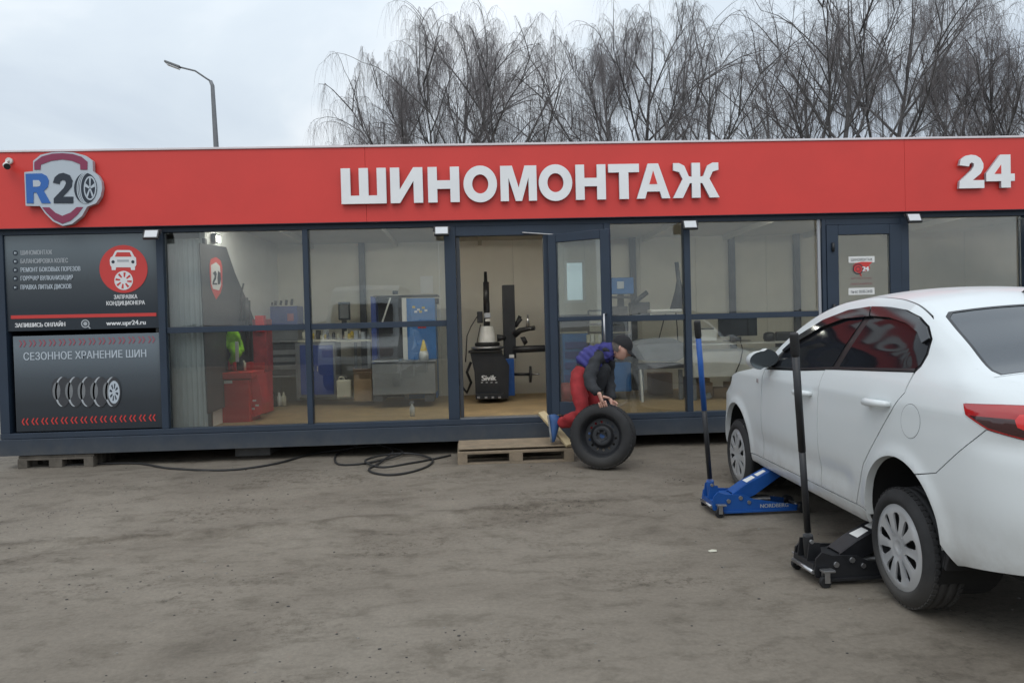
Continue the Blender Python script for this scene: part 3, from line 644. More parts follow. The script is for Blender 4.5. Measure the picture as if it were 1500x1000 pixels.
# ------------------------------------------------------------------ advertising boards
PY = FY-.05
def board(name, px0, px1, z0, z1, stops, lab):
    r_ = empty(name, ((px0+px1)/2, PY, z0), 0, lab, 'poster')
    b = MB().bb(px0, px1, PY, PY+.03, z0, z1)
    W(b, 'panel', gradient_print(name+'_print', stops, z0, z1), r_, .002); return r_
def pt(px, py, Y=PY-.003): return at(px, py, Y)
def ptext(root, body, px, py, h, m, align='LEFT', bold=0, width=None):
    b = MB(); text_mb(b, body, pt(px, py), UX, UZ, h, align, bold, width=width); W(b, 'lettering', m, root)
bA = board('service_poster', -5.098, -3.478, 1.60, 2.640, [(0, (.018, .026, .036)), (.22, (.022, .030, .040)), (.5, (.055, .066, .076)), (.85, (.135, .165, .185)), (1, (.15, .18, .20))], 'upper grey poster with a red circle showing a car above a fan')
for k, (tx, y) in enumerate((('ШИНОМОНТАЖ', 373.5), ('БАЛАНСИРОВКА КОЛЕС', 386), ('РЕМОНТ БОКОВЫХ ПОРЕЗОВ', 398.5), ('ГОРЯЧАЯ ВУЛКАНИЗАЦИЯ', 411), ('ПРАВКА ЛИТЫХ ДИСКОВ', 424))):
    ptext(bA, tx, 30, y, .068, M['ink_grey'] if k < 2 else M['ink_pale'], bold=.0018, width=(75, 98, 116, 105, 103)[k]*.00735-.02*0-.22)
    c_ = pt(22.5, y-3); W(MB().lathe([(.018, 0), (.028, 0)], c_, (0, -1, 0), 16, False), 'bullet', M['ink_dark'], bA)
    W(MB().prism([(-.012, -.012), (.014, 0), (-.012, .012)], lambda u, v, d: Vector((c_.x+u, c_.y-d, c_.z+v)), 0, .001), 'bullet', M['ink_pale'], bA)
cc = pt(181, 394); W(MB().prism(ell(0, 0, .258, .262, 40), lambda u, v, d: Vector((cc.x+u, cc.y-d, cc.z+v)), 0, .002), 'red_disc', M['ink_red'], bA)
def pp(name, pts, m, d=.004):
    """points in the 1500 wide enlargement of the poster (5x, origin 0, 330)"""
    W(MB().prism([(lambda v: (v.x, v.z))(pt(x/5, 330+y/5)) for x, y in pts], lambda u, v, dd: Vector((u, PY-.003-dd, v)), d, d+.001), name, m, bA)
pp('car_print', [(805, 255), (812, 235), (825, 228), (845, 190), (860, 182), (950, 182), (965, 190), (985, 228), (998, 238), (1000, 290), (990, 305), (990, 328), (962, 328), (958, 308), (852, 308), (848, 328), (820, 328), (818, 305), (808, 290)], M['ink_white'])
pp('car_print', [(842, 230), (858, 198), (952, 198), (966, 230)], M['ink_red'], .0052)
for x in (830, 975): pp('car_print', ell(x, 268, 12, 12, 12), M['ink_dark'], .0052)
pp('car_print', [(860, 252), (945, 252), (945, 268), (860, 268)], M['ink_grey'], .0052)
pp('fan_print', ell(907, 404, 68, 70, 24), M['ink_white'])
for k in range(8):
    a_ = R(45*k+10); pp('fan_print', [(907+math.cos(a_+t)*r_, 404+math.sin(a_+t)*r_) for r_, t in ((26, -.18), (60, -.18), (60, .10), (26, .2))], M['ink_red'], .0052)
ptext(bA, 'ЗАПРАВКА', 184, 437.5, .062, M['ink_white'], 'CENTER', .002, .25)
ptext(bA, 'КОНДИЦИОНЕРА', 184, 446.5, .062, M['ink_white'], 'CENTER', .002, .41)
a, c = pt(16, 466), pt(229, 458.5)
W(MB().prism([(pt(16, 467).x, pt(16, 467).z), (pt(229, 463).x, pt(229, 463).z), (pt(229, 458).x, pt(229, 458).z), (pt(16, 462).x, pt(16, 462).z)], lambda u, v, d: Vector((u, PY-.003-d, v)), 0, .001), 'red_stripe', M['ink_red'], bA)
ptext(bA, 'ЗАПИШИСЬ ОНЛАЙН', 22, 479.5, .062, M['ink_white'], 'LEFT', .0028, .53)
ptext(bA, 'www.upr24.ru', 156, 476.5, .072, M['ink_white'], 'LEFT', .003, .42)
c_ = pt(125, 474); W(MB().lathe([(.034, 0), (.046, 0)], c_, (0, -1, 0), 20, False), 'magnifier_print', M['ink_grey'], bA)
W(MB().prism(ell(0, 0, .022, .022, 14), lambda u, v, d: Vector((c_.x+u, c_.y-d, c_.z+v)), 0, .001), 'magnifier_print', M['ink_grey'], bA)
W(MB().prism([(.03, -.022), (.056, -.05), (.048, -.058), (.022, -.03)], lambda u, v, d: Vector((c_.x+u, c_.y-d, c_.z+v)), 0, .001), 'magnifier_print', M['ink_grey'], bA)

bB = board('storage_poster', -5.045, -3.478, .50, 1.545, [(0, (.022, .028, .036)), (.3, (.035, .042, .05)), (.55, (.07, .085, .10)), (.9, (.17, .205, .235)), (1, (.15, .18, .21))], 'lower grey poster with a row of four tyres between chevron rows, left of the windows')
def chev(px, py, d, m, s=.04):
    c_ = pt(px, py); P = [(-.6, 1), (-.1, 1), (.6, 0), (-.1, -1), (-.6, -1), (.1, 0)]
    for k in (-.45, .45):
        W(MB().prism([((x*.8+k*1.25)*s*d, y*s) for x, y in P], lambda u, v, dd: Vector((c_.x+u, c_.y-dd, c_.z+v)), 0, .001), 'chevron', m, bB)
for k in range(14):
    t_ = k/13; chev(33+(222-33)*t_, 503-(6)*t_, 1, M['ink_rose'], .037); chev(37+(223-37)*t_, 617.5-(6)*t_, -1, M['ink_red'], .037)
ptext(bB, 'СЕЗОННОЕ ХРАНЕНИЕ ШИН', 34, 527.5, .115, M['ink_pale'], 'LEFT', .002, 1.31)
def p3(name, pts, m, d=.003):
    W(MB().prism([(lambda v: (v.x, v.z))(pt(x/4.547, 480+y/4.547)) for x, y in pts], lambda u, v, dd: Vector((u, PY-.003-dd, v)), d, d+.0008), name, m, bB)
dd_ = .001
for k in range(5):
    cx = 395+k*84; dd_ += .0012
    p3('tyre_print', [(cx-50+x*0, y) for x, y in []] or [(cx-8, 332), (cx+40, 326)]+[(x, y) for x, y in ell(cx+28, 425, 48, 100, 16, -85, 85)]+[(cx+28, 528), (cx-4, 515), (cx-40, 470), (cx-52, 420), (cx-48, 370), (cx-30, 342)], M['darkgrey'], dd_)
    p3('tyre_print', ell(cx-18, 420, 26, 58, 18), M['greymetal'], dd_+.0009)
    o_ = ell(cx+22, 425, 50, 100, 18, 100, 260); i_ = ell(cx+32, 425, 48, 98, 18, 100, 260)
    p3('tyre_print', o_+list(reversed(i_)), M['ink_grey'], dd_+.0009)
p3('wheel_print', ell(762, 428, 38, 76, 24), M['ink_pale'], dd_+.0018)
for k in range(8):
    a_ = R(45*k+12); p3('wheel_print', [(762+math.cos(a_+t)*r_*.5, 428+math.sin(a_+t)*r_) for r_, t in ((24, -.2), (58, -.16), (58, .16), (24, .2))], M['ink_dark'], dd_+.0027)

# floodlights under the fascia, camera
def flood(px, py, tilt, lab):
    c_ = at(px, py, FY-.18); t_ = empty('floodlight', (c_.x, FY-.14, c_.z), 0, lab, 'floodlight', 'small square floodlights under the red fascia')
    rot = Matrix.Rotation(R(-28), 3, 'X')
    MB().box((0, -.06, 0), (.165, .03, .115), rot).build('housing', M['blackmetal'], t_, .004)
    MB().box(rot @ Vector((0, -.017, 0))+Vector((0, -.06, 0)), (.135, .005, .088), rot).build('lamp_face', M['floodface'], t_, .002)
    MB().tube([(-.09, -.06, 0), (-.09, -.02, .05), (-.03, .02, .062), (.03, .02, .062), (.09, -.02, .05), (.09, -.06, 0)], .006, 6).build('bracket', M['blackmetal'], t_)
flood(223, 344, 0, 'small floodlight under the fascia at the right edge of the posters')
flood(647, 339, 0, 'small floodlight under the fascia above the left post of the doorway')
flood(1010, 330, 0, 'small floodlight under the fascia between the two panes behind the blue jack handle')
flood(1337, 320, 0, 'small floodlight under the fascia above the rightmost window')
c_ = at(9, 247, FY-.25); t_ = empty('security_camera', (c_.x, FY-.14, c_.z+.03), 0, 'small white bullet security camera on the far left of the fascia', 'camera')
MB().cyl((-.02, 0, .07), (-.02, -.03, .07), .035).build('mount', M['whiteplast'], t_)
MB().tube([(-.02, -.03, .07), (-.02, -.07, .05), (-.015, -.09, .01)], .012, 8).build('bracket', M['whiteplast'], t_)
MB().cyl((-.03, -.06, .015), (.045, -.17, -.02), .032).build('body', M['whiteplast'], t_)
MB().cyl((.0451, -.1701, -.02), (.062, -.195, -.029), .031).build('lens_hood', M['black'], t_)

# ------------------------------------------------------------------ black hose on the ground
def hosecurve(pts, r=.011, lift=.012):
    P = [Vector(q) for q in pts]; out_ = []
    for i in range(len(P)-1):
        p0, p1, p2, p3_ = P[max(i-1, 0)], P[i], P[i+1], P[min(i+2, len(P)-1)]
        for k in range(8):
            t_ = k/8; out_.append(.5*((2*p1)+(-p0+p2)*t_+(2*p0-5*p1+4*p2-p3_)*t_*t_+(-p0+3*p1-3*p2+p3_)*t_**3))
    out_.append(P[-1]); return out_
hp = []
for (x, y), zl in zip([(90, 684), (150, 681), (205, 681), (250, 688), (330, 691), (400, 683), (455, 668), (505, 655), (540, 652), (570, 656), (590, 668), (560, 676), (525, 682), (495, 682), (492, 670), (515, 657), (545, 652), (575, 665), (560, 678), (540, 690), (565, 697), (600, 694), (628, 684), (632, 674), (600, 668), (560, 672), (535, 680), (560, 686), (600, 680), (630, 674), (660, 668)],
                     [0]*7+[.02, .05, .05, .03, .01, 0, 0, 0, .02, .09, .04, .01, 0, 0, 0, 0, .01, .02, .03, .02, .0, .0, 0, 0]):
    q = atz(x, y, .10)
    q.y = min(q.y, 8.75); hp.append((q.x, q.y, gh(q.x, q.y)+.012+zl))
hc = hosecurve(hp); hm = MB().tube(hc, .0115, 7)
hm.build('rubber_hose', M['hose'], fix=False, label='black rubber air hose lying in loose coils left of the doorway pallet', cat='hose')

# ------------------------------------------------------------------ lamp post behind the building
a = at(316, 222, 22); b_ = at(310, 118, 22); c_ = at(287, 105, 22); d_ = at(244, 93, 22)
lp = empty('street_lamp', (a.x+.04, 22, 0), 0, 'grey street lamp post with one arm rising behind the red fascia', 'street lamp')
X = a.x
W(MB().tube([(X+.07, 22, .08), (X+.02, 22, a.z), (b_.x+.02, 22, b_.z-.15), (b_.x-.03, 22, b_.z-.02)], [.11, .075, .055, .05], 12), 'pole', M['pole'], lp)
W(MB().tube([(b_.x-.03, 22, b_.z-.02), (b_.x-.12, 22, b_.z+.04), (c_.x, 21.95, c_.z), (d_.x+.3, 21.9, d_.z-.12)], .025, 8), 'arm', M['pole'], lp)
W(MB().bar((d_.x+.42, 21.9, d_.z-.15), (d_.x, 21.88, d_.z+.01), .16, .06), 'lamp_head', M['greymetal'], lp, .02)
W(MB().bar((d_.x+.38, 21.9, d_.z-.195), (d_.x+.06, 21.88, d_.z-.07), .18, .02), 'lens', M['floodface'], lp)
# ------------------------------------------------------------------ the white sedan
# car space: x forward from the rear axle, y to the car's left, z up from the yard (the body is jacked up)
def pchip(xs, ys):
    xs = np.array(xs, float); ys = np.array(ys, float); h = np.diff(xs); dl = np.diff(ys)/h; m = np.zeros(len(xs))
    for i in range(1, len(xs)-1):
        if dl[i-1]*dl[i] > 0:
            w1, w2 = 2*h[i]+h[i-1], h[i]+2*h[i-1]; m[i] = (w1+w2)/(w1/dl[i-1]+w2/dl[i])
    m[0], m[-1] = dl[0], dl[-1]
    def f(x):
        x = min(max(x, xs[0]), xs[-1]); i = min(max(int(np.searchsorted(xs, x))-1, 0), len(h)-1); t_ = (x-xs[i])/h[i]
        return float(ys[i]*(2*t_**3-3*t_**2+1)+h[i]*m[i]*(t_**3-2*t_**2+t_)+ys[i+1]*(-2*t_**3+3*t_**2)+h[i]*m[i+1]*(t_**3-t_**2))
    return f
_pl = [(-.985, 0), (-.98, .25), (-.955, .47), (-.905, .635), (-.80, .755), (-.62, .83), (-.35, .862), (0, .870), (.6, .873), (1.4, .873), (2.1, .872), (2.6, .866), (2.95, .835), (3.18, .75), (3.33, .58), (3.41, .32), (3.43, 0)]
_s = [0]
for a, b in zip(_pl, _pl[1:]): _s.append(_s[-1]+math.dist(a, b))
_ct = lambda k: np.array([p[k] for p in _pl])
def _cr(s, k):
    v = _ct(k); i = min(max(int(np.searchsorted(_s, s))-1, 0), len(_s)-2); t_ = (s-_s[i])/(_s[i+1]-_s[i])
    def tg(j):
        if j == 0: return (v[1]-v[0])/(_s[1]-_s[0]) if k == 1 else 0
        if j == len(v)-1: return (v[-1]-v[-2])/(_s[-1]-_s[-2]) if k == 1 else 0
        return (v[j+1]-v[j-1])/(_s[j+1]-_s[j-1])
    h = _s[i+1]-_s[i]
    return v[i]*(2*t_**3-3*t_**2+1)+h*tg(i)*(t_**3-2*t_**2+t_)+v[i+1]*(-2*t_**3+3*t_**2)+h*tg(i+1)*(t_**3-t_**2)
_S = np.linspace(0, _s[-1], 900); _X = np.array([_cr(s, 0) for s in _S]); _Y = np.array([_cr(s, 1) for s in _S])
_A = np.concatenate([[0], np.cumsum(np.hypot(np.diff(_X), np.diff(_Y)))]); _A -= np.interp(-.35, _X[100:800], _A[100:800])-(-.35)
UMIN, UMAX = float(_A[0]), float(_A[-1])
def plan(u): return float(np.interp(u, _A, _X)), float(np.interp(u, _A, _Y))
_prof = pchip([.30, .345, .38, .45, .55, .66, .78, .90, 1.0, 1.06, 1.10, 1.16, 1.21, 1.26, 1.32, 1.40, 1.50, 1.57, 1.61, 1.64, 1.66],
              [.085, .050, .030, .016, .010, .002, -.002, .0, .006, .010, .022, .046, .072, .095, .122, .164, .218, .262, .292, .325, .36])
AR, AF, ARAD, AFRAD = (-.02, .445), (2.585, .455), .345, .352
def gau(t_): return math.exp(-t_*t_)
def dd(u, z):
    d = _prof(z)
    d += .012*gau((z-.56)/.07)*smooth01((u-.42)/.2)*smooth01((2.2-u)/.2)          # hollow low in the doors
    for c, r in ((AR, ARAD), (AF, AFRAD)):
        q = math.hypot(u-c[0], z-c[1]); d -= .016*gau((q-r)/.045) if q > r-.02 else .013
    if u < -.45:
        k = smooth01((-.45-u)/.35)
        d += -.018*k*gau((z-.62)/.20)+.012*k*gau((z-.95)/.05)                     # the bumper stands out under the lamps
        if z > 1.1: d += k*.35*max(0, z-1.10)
    if u > 2.7:
        k = smooth01((u-2.7)/.4); d += -.03*k*gau((z-.5)/.16)+k*.5*max(0, z-.85)
    if u < .1 and z > 1.18: d += .05*smooth01((.1-u)/.6)*smooth01((z-1.18)/.15)
    return d
def S(u, z, off=0):
    x, y = plan(u); x1, y1 = plan(u-.01); x2, y2 = plan(u+.01); tx, ty = x2-x1, y2-y1; L_ = math.hypot(tx, ty) or 1
    nx_, ny_ = -ty/L_, tx/L_
    if u <= UMIN+.011: nx_, ny_ = -1, 0
    if u >= UMAX-.011: nx_, ny_ = 1, 0
    d = dd(u, z)-off
    return Vector((x-nx_*d, y-ny_*d, z))
_ze = pchip([UMIN, -1.2, -.95, -.78, -.60, -.48, -.30, -.10, .07, .26, .47, .8, 1.1, 1.35, 1.6, 1.8, 2.0, 2.15, 2.6, 3.0, 3.3, 3.6, UMAX],
            [1.185, 1.185, 1.19, 1.205, 1.225, 1.255, 1.345, 1.435, 1.515, 1.572, 1.605, 1.625, 1.607, 1.555, 1.455, 1.33, 1.19, 1.135, 1.065, .965, .88, .84, .84])
EU = np.linspace(UMIN, UMAX, 500); EP = [S(u, _ze(u)) for u in EU]
_k = [i for i in range(len(EU)) if -1.05 < EU[i] < 3.25]
EX = np.array([EP[i].x for i in _k]); EY = np.array([EP[i].y for i in _k]); EZ = np.array([EP[i].z for i in _k])
o_ = np.argsort(EX); EX, EY, EZ = EX[o_], EY[o_], EZ[o_]
def ye(x): return float(np.interp(x, EX, EY))
def zec(x): return float(np.interp(x, EX, EZ))
_crown = pchip([-1.0, -.8, -.55, -.3, 0, .5, 1.1, 1.5, 1.9, 2.1, 2.4, 3.0, 3.4], [.012, .03, .040, .045, .046, .052, .055, .07, .09, .03, .05, .09, .03])
def T(x, y, off=0):
    e = max(ye(x), .05); q = min(abs(y)/e, 1.0)
    return Vector((x, y, zec(x)+_crown(x)*(1-q**2.2)+off))
def nrm(fn, a, b, flip=1):
    h = .006; da = fn(a+h, b)-fn(a-h, b); db = fn(a, b+h)-fn(a, b-h); v = da.cross(db)
    return (v.normalized() if v.length > 1e-9 else Vector((0, 0, 1)))*flip
def nS(u, z): 
    v = nrm(S, min(max(u, UMIN+.02), UMAX-.02), z)
    p = S(u, z); return v if v.dot(Vector((p.x-1.2 if abs(p.y) < .3 else 0, p.y+.05, 0))) > 0 else -v
def nT(x, y): v = nrm(T, x, y); return v if v.z > 0 else -v
_eN = [( (nS(u, _ze(u))+nT(EP[i].x, EP[i].y*.97)).normalized()) for i, u in enumerate(EU)]
def edge_n(x):
    i = int(np.argmin([abs(EP[j].x-x) for j in range(60, 440)]))+60; return _eN[i]
_exs = np.array([EP[j].x for j in range(60, 440)])
def edge_n(x): return _eN[int(np.argmin(np.abs(_exs-x)))+60]
def nSb(u, z):
    n_ = nS(u, z); q = (_ze(u)-z)
    if u < .25 and q < .10: k = 1-smooth01(q/.10); n_ = (n_*(1-k)+edge_n(S(u, z).x)*k).normalized()
    return n_
def nTb(x, y):
    n_ = nT(x, y); q = ye(x)-abs(y)
    if q < .10 and x < .25:
        k = 1-smooth01(q/.10); e = edge_n(x).copy()
        if y < 0: e.y = -e.y
        n_ = (n_*(1-k)+e*k).normalized()
    return n_
def pip(p, P):
    x, y = p; c = False; j = len(P)-1
    for i in range(len(P)):
        if (P[i][1] > y) != (P[j][1] > y) and x < (P[j][0]-P[i][0])*(y-P[i][1])/(P[j][1]-P[i][1])+P[i][0]: c = not c
        j = i
    return c
def resample(P, st, closed=True):
    out_ = []
    for i in range(len(P) if closed else len(P)-1):
        a, b = P[i], P[(i+1) % len(P)]; n_ = max(1, int(math.ceil(math.dist(a, b)/st)))
        for k in range(n_): out_.append((a[0]+(b[0]-a[0])*k/n_, a[1]+(b[1]-a[1])*k/n_))
    return out_
def patch(name, outer, fn, nfn, m, parent, step=.03, thick=.012, holes=(), mirror=1, label=None):
    rings = [resample(outer, step)]+[resample(h, step) for h in holes]
    pts = []; edges = []
    for rg in rings:
        b0 = len(pts); pts += rg; edges += [(b0+i, b0+(i+1) % len(rg)) for i in range(len(rg))]
    nb = len(pts); arr = np.array(pts)
    x0, z0 = arr.min(0); x1, z1 = arr.max(0); r_ = 0
    zz_ = z0+step*.5
    while zz_ < z1:
        xx = x0+step*(.5 if r_ % 2 else 0)
        while xx < x1:
            if pip((xx, zz_), rings[0]) and not any(pip((xx, zz_), h) for h in rings[1:]) and np.min(np.hypot(arr[:nb, 0]-xx, arr[:nb, 1]-zz_)) > step*.45: pts.append((xx, zz_))
            xx += step
        zz_ += step*.87; r_ += 1
    res = delaunay_2d_cdt([Vector(p) for p in pts], edges, [], 0, 1e-5)
    V2, F2 = res[0], res[2]
    keep = []
    for f in F2:
        c = (sum(V2[i].x for i in f)/3, sum(V2[i].y for i in f)/3)
        if pip(c, rings[0]) and not any(pip(c, h) for h in rings[1:]): keep.append(tuple(f))
    V3 = [fn(v.x, v.y) for v in V2]; N3 = [nfn(v.x, v.y) for v in V2]
    if mirror < 0:
        V3 = [Vector((v.x, -v.y, v.z)) for v in V3]; N3 = [Vector((v.x, -v.y, v.z)) for v in N3]
    faces = []
    for f in keep:
        a, b, c = (V3[i] for i in f)
        faces.append(f if (b-a).cross(c-a).dot(N3[f[0]]) >= 0 else (f[0], f[2], f[1]))
    verts = [tuple(v) for v in V3]; nor = list(N3)
    # turned-in rim
    cnt = {}
    for f in faces:
        for i in range(3): cnt.setdefault((min(f[i], f[(i+1) % 3]), max(f[i], f[(i+1) % 3])), []).append((f[i], f[(i+1) % 3]))
    rim = [v[0] for v in cnt.values() if len(v) == 1]; mp = {}
    if thick:
        def dup(i, dn):
            key = (i, dn)
            if key not in mp:
                mp[key] = len(verts); verts.append(tuple(V3[i]-N3[i]*dn)); nor.append(N3[i])
            return mp[key]
        nmain = len(faces)
        for a, b in rim: faces.append((b, a, dup(a, thick), dup(b, thick)))
    me = bpy.data.meshes.new(name); me.from_pydata(verts, [], faces); me.materials.append(m)
    me.polygons.foreach_set('use_smooth', [True]*len(faces)); me.update()
    cn = []
    nf = len(faces)
    for pi, pl in enumerate(me.polygons):
        rimf = thick and pi >= nmain
        for vi in pl.vertices:
            cn.append(pl.normal if rimf else nor[vi])
    me.normals_split_custom_set([tuple(v) for v in cn])
    o = link(bpy.data.objects.new(name, me)); o.parent = parent
    return tag(o, label)
_hr = Vector((2.1452, 3.75, 0)); _cf = Vector((.0303497, .9995394, 0)); CAR_RZ = math.atan2(_cf.y, _cf.x)
_cl = Vector((-_cf.y, _cf.x, 0)); _org = _hr - _cl*.862
car = empty('parked_car', (_org.x, _org.y, 0), CAR_RZ, 'white four door sedan seen from behind, its left side raised on two jacks', 'car')
def arch(c, r, a0, a1, n_=26): return [(c[0]+r*math.cos(R(a0+(a1-a0)*i/n_)), c[1]+r*math.sin(R(a0+(a1-a0)*i/n_))) for i in range(n_+1)]
def edge(u0, u1, n_=40, dz=-.0): return [(u0+(u1-u0)*i/n_, _ze(u0+(u1-u0)*i/n_)+dz) for i in range(n_+1)]
DLO = [(1.925, 1.137), (1.31, 1.155), (.80, 1.187), (-.05, 1.222), (-.078, 1.25), (-.085, 1.31), (-.06, 1.385), (.01, 1.447), (.12, 1.495), (.30, 1.536), (.50, 1.558), (.72, 1.566), (.98, 1.552), (1.28, 1.494), (1.55, 1.394), (1.75, 1.275)]
def ofs(fn, d): return lambda a, b: fn(a, b)+ (nS(a, b) if fn is S else nT(a, b))*d
g = .0035
RD = [(.462, .435), (.428, .512), (.342, .684), (.165, .881), (-.045, 1.119), (-.05, 1.222)]       # rear door's rear edge
for sd_ in (1, -1):
    # side body: quarter panel, pillars and roof rail in one pressing
    a_hi = arch(AR, ARAD, -4, 122)
    poly = [(RD[0][0]-g*2, .435), (AR[0]+ARAD+.0, .435)]+a_hi[2:]+[(-.345, .770), (-.648, 1.013), (-.535, 1.064), (-.508, 1.110), (-.70, 1.1215), (-.97, 1.132), (-.985, 1.186)]
    poly += edge(-.985, 2.0, 70)+[(1.965, 1.15), (1.93, 1.135)]
    poly += [(1.80, 1.247), (1.75, 1.279), (1.55, 1.398), (1.28, 1.498), (.98, 1.556), (.72, 1.570), (.50, 1.562), (.30, 1.540), (.12, 1.499), (.007, 1.451), (-.064, 1.387), (-.089, 1.31), (-.082, 1.248), (-.055-g, 1.222)]+[(u-g*1.3, z-g*.5) for u, z in RD[-2:0:-1]]
    patch('body_side', poly, S, nSb, M['paint'], car, .03, .018, mirror=sd_)
    # doors
    o = patch('door', [(.935-g, .435), (.935-g, 1.18), (-.045+g, 1.218)]+[(u+g*1.2, z) for u, z in RD[-2::-1]], S, nS, M['paint'], car, .03, .018, mirror=sd_)
    o2 = patch('door', [(.935+g, .435), (1.975, .435), (1.96, .8), (1.945, 1.125), (1.31, 1.150), (.935+g, 1.175)], S, nS, M['paint'], car, .03, .018, mirror=sd_)
    patch('sill', [(AR[0]+ARAD+.002, .427)]+[(AR[0]+ARAD+.002, .36), (.42, .345), (2.12, .352), (AF[0]-AFRAD-.0, .372), (AF[0]-AFRAD-.004, .427)], S, nS, M['paint'], car, .03, .02, mirror=sd_)
    patch('fender', [(1.985, .435), (AF[0]-AFRAD, .435)]+arch(AF, AFRAD, 183, 35)[1:]+[(3.0, .66), (3.08, .80), (3.10, .93)]+edge(3.10, 2.02, 30, -.003)+[(1.955, 1.128), (1.972, .8)], S, nS, M['paint'], car, .03, .018, mirror=sd_)
    patch('rear_bumper', arch(AR, ARAD, 123.5, 181, 16)+[(-.43, .356), (-.487, .372), (-.723, .412), (-.95, .445), (UMIN, .455), (UMIN, .925), (-1.25, .935), (-1.0, .972), (-.94, .974), (-.799, .984), (-.65, 1.008), (-.352, .768)], S, nS, M['paint'], car, .03, .02, mirror=sd_)
    patch('front_bumper', arch(AF, AFRAD, 33, -14, 12)+[(3.1, .36), (UMAX, .33), (UMAX, .66), (3.5, .70), (3.09, .80), (3.006, .655)], S, nS, M['paint'], car, .04, .02, mirror=sd_)
    patch('headlight', [(3.10, .81), (3.5, .71), (3.72, .71), (3.6, .80), (3.12, .925)], S, nS, M['tailclear'], car, .04, .0, mirror=sd_)
    patch('grille', [(3.74, .67), (UMAX, .67), (UMAX, .80), (3.66, .80)], S, nS, M['trim'], car, .04, .0, mirror=sd_)
    patch('tailgate_face', [(-1.262, .942), (UMIN, .935), (UMIN, 1.182), (-.992, 1.182), (-.978, 1.134), (-1.255, 1.12)], S, nS, M['paint'], car, .03, .01, mirror=sd_)
    # tail lamp: lens with its smoked lower part, bright ring and clear foot
    tl = patch('tail_light', [(-.508, 1.1075), (-.538, 1.062), (-.652, 1.013), (-.799, .988), (-.94, .978), (-1.0, .977), (-1.25, .945), (-1.258, 1.118), (-.97, 1.129), (-.70, 1.118)], ofs(S, .004), nS, M['tailred'], car, .025, .02, mirror=sd_)
    patch('smoked_lens', [(-.56, 1.062), (-.66, 1.019), (-.80, .994), (-1.0, .984), (-1.24, .955), (-1.24, 1.02), (-.90, 1.062), (-.76, 1.066)], ofs(S, .0052), nS, M['taildark'], tl, .025, 0, mirror=sd_)
    patch('light_ring', [(-.775, 1.063), (-.79, 1.085), (-.86, 1.098), (-1.0, 1.10), (-1.0, 1.087), (-.86, 1.083), (-.815, 1.068), (-.81, 1.045), (-.85, 1.032), (-1.0, 1.02), (-1.0, 1.006), (-.83, 1.018), (-.785, 1.035)], ofs(S, .0064), nS, M['tailbright'], tl, .02, 0, mirror=sd_)
    patch('clear_lens', [(-.845, .996), (-.93, .989), (-1.02, .988), (-1.02, 1.003), (-.87, 1.012)], ofs(S, .0064), nS, M['tailclear'], tl, .02, 0, mirror=sd_)
    patch('bumper_reflector', [(-.95, .56), (-.98, .50), (-1.02, .50), (-1.02, .70), (-.99, .70)], ofs(S, .003), nS, M['tailbright'], car, .03, .005, mirror=sd_)
    # side glass
    patch('window_surround', DLO, ofs(S, -.006), nS, M['trim'], car, .035, 0, mirror=sd_)
    patch('side_window', [(1.80, 1.153), (1.31, 1.167), (.865, 1.193), (.735, 1.545), (.98, 1.538), (1.27, 1.482), (1.54, 1.382), (1.72, 1.268)], ofs(S, -.002), nS, M['carglass'], car, .035, .003, mirror=sd_, label='clear dark front side window')
    patch('side_window', [(.775, 1.199), (-.03, 1.234), (-.062, 1.26), (-.066, 1.315), (-.045, 1.375), (.02, 1.432), (.13, 1.481), (.30, 1.522), (.50, 1.543), (.650, 1.549)], ofs(S, -.002), nS, M['carglass'], car, .035, .003, mirror=sd_, label='tinted rear side window')
    patch('window_visor', [(.66, 1.505), (.715, 1.563), (.98, 1.549), (1.28, 1.490), (1.55, 1.390), (1.74, 1.274), (1.70, 1.262), (1.50, 1.352), (1.26, 1.44), (.98, 1.495)], ofs(S, .016), nS, M['visor'], car, .03, .014, mirror=sd_)
    patch('window_visor', [(.648, 1.507), (.700, 1.563), (.50, 1.555), (.30, 1.533), (.12, 1.492), (.01, 1.444), (-.058, 1.385), (-.02, 1.36), (.06, 1.415), (.20, 1.46), (.42, 1.495)], ofs(S, .016), nS, M['visor'], car, .03, .014, mirror=sd_)
    patch('belt_moulding', [(1.80, 1.148), (1.80, 1.158), (1.31, 1.171), (.80, 1.203), (-.045, 1.238), (-.05, 1.224), (.80, 1.189), (1.31, 1.157)], ofs(S, .004), nS, M['trim'], car, .04, .01, mirror=sd_)
    # fuel flap, indicator, handles, mirror
    if sd_ == 1:
        patch('fuel_flap', arch((-.135, .985), .083, 0, 348, 30), ofs(S, .0012), nS, M['paint'], car, .03, .004)
        ring_o, ring_i = arch((-.135, .985), .0862, 0, 360, 30)[:-1], arch((-.135, .985), .083, 0, 360, 30)[:-1]
        patch('flap_gap', ring_o, ofs(S, .0004), nS, M['greymetal'], car, .02, 0, holes=[ring_i])
    patch('side_indicator', [(2.07, 1.02), (2.03, 1.015), (2.035, 1.045), (2.065, 1.05)], ofs(S, .006), nS, M['tailclear'], car, .02, .005, mirror=sd_)
    for hx_, hz in ((.165, 1.045), (1.135, 1.015)):
        nrm_ = Vector((0, sd_, 0)); c = S(hx_, hz); c = Vector((c.x, c.y*sd_, c.z)); hb = MB()
        pth = [c+Vector((-.105, -sd_*.004, .004)), c+Vector((-.09, sd_*.028, .004)), c+Vector((-.03, sd_*.040, .002)), c+Vector((.05, sd_*.040, 0)), c+Vector((.10, sd_*.030, -.002)), c+Vector((.118, -sd_*.004, -.003))]
        b0 = len(hb.v); hb.tube(pth, [.013, .019, .021, .021, .022, .015], 10)
        for i in range(b0, len(hb.v)): pass
        hh = hb.build('handle', M['paint'], car, fix=False)
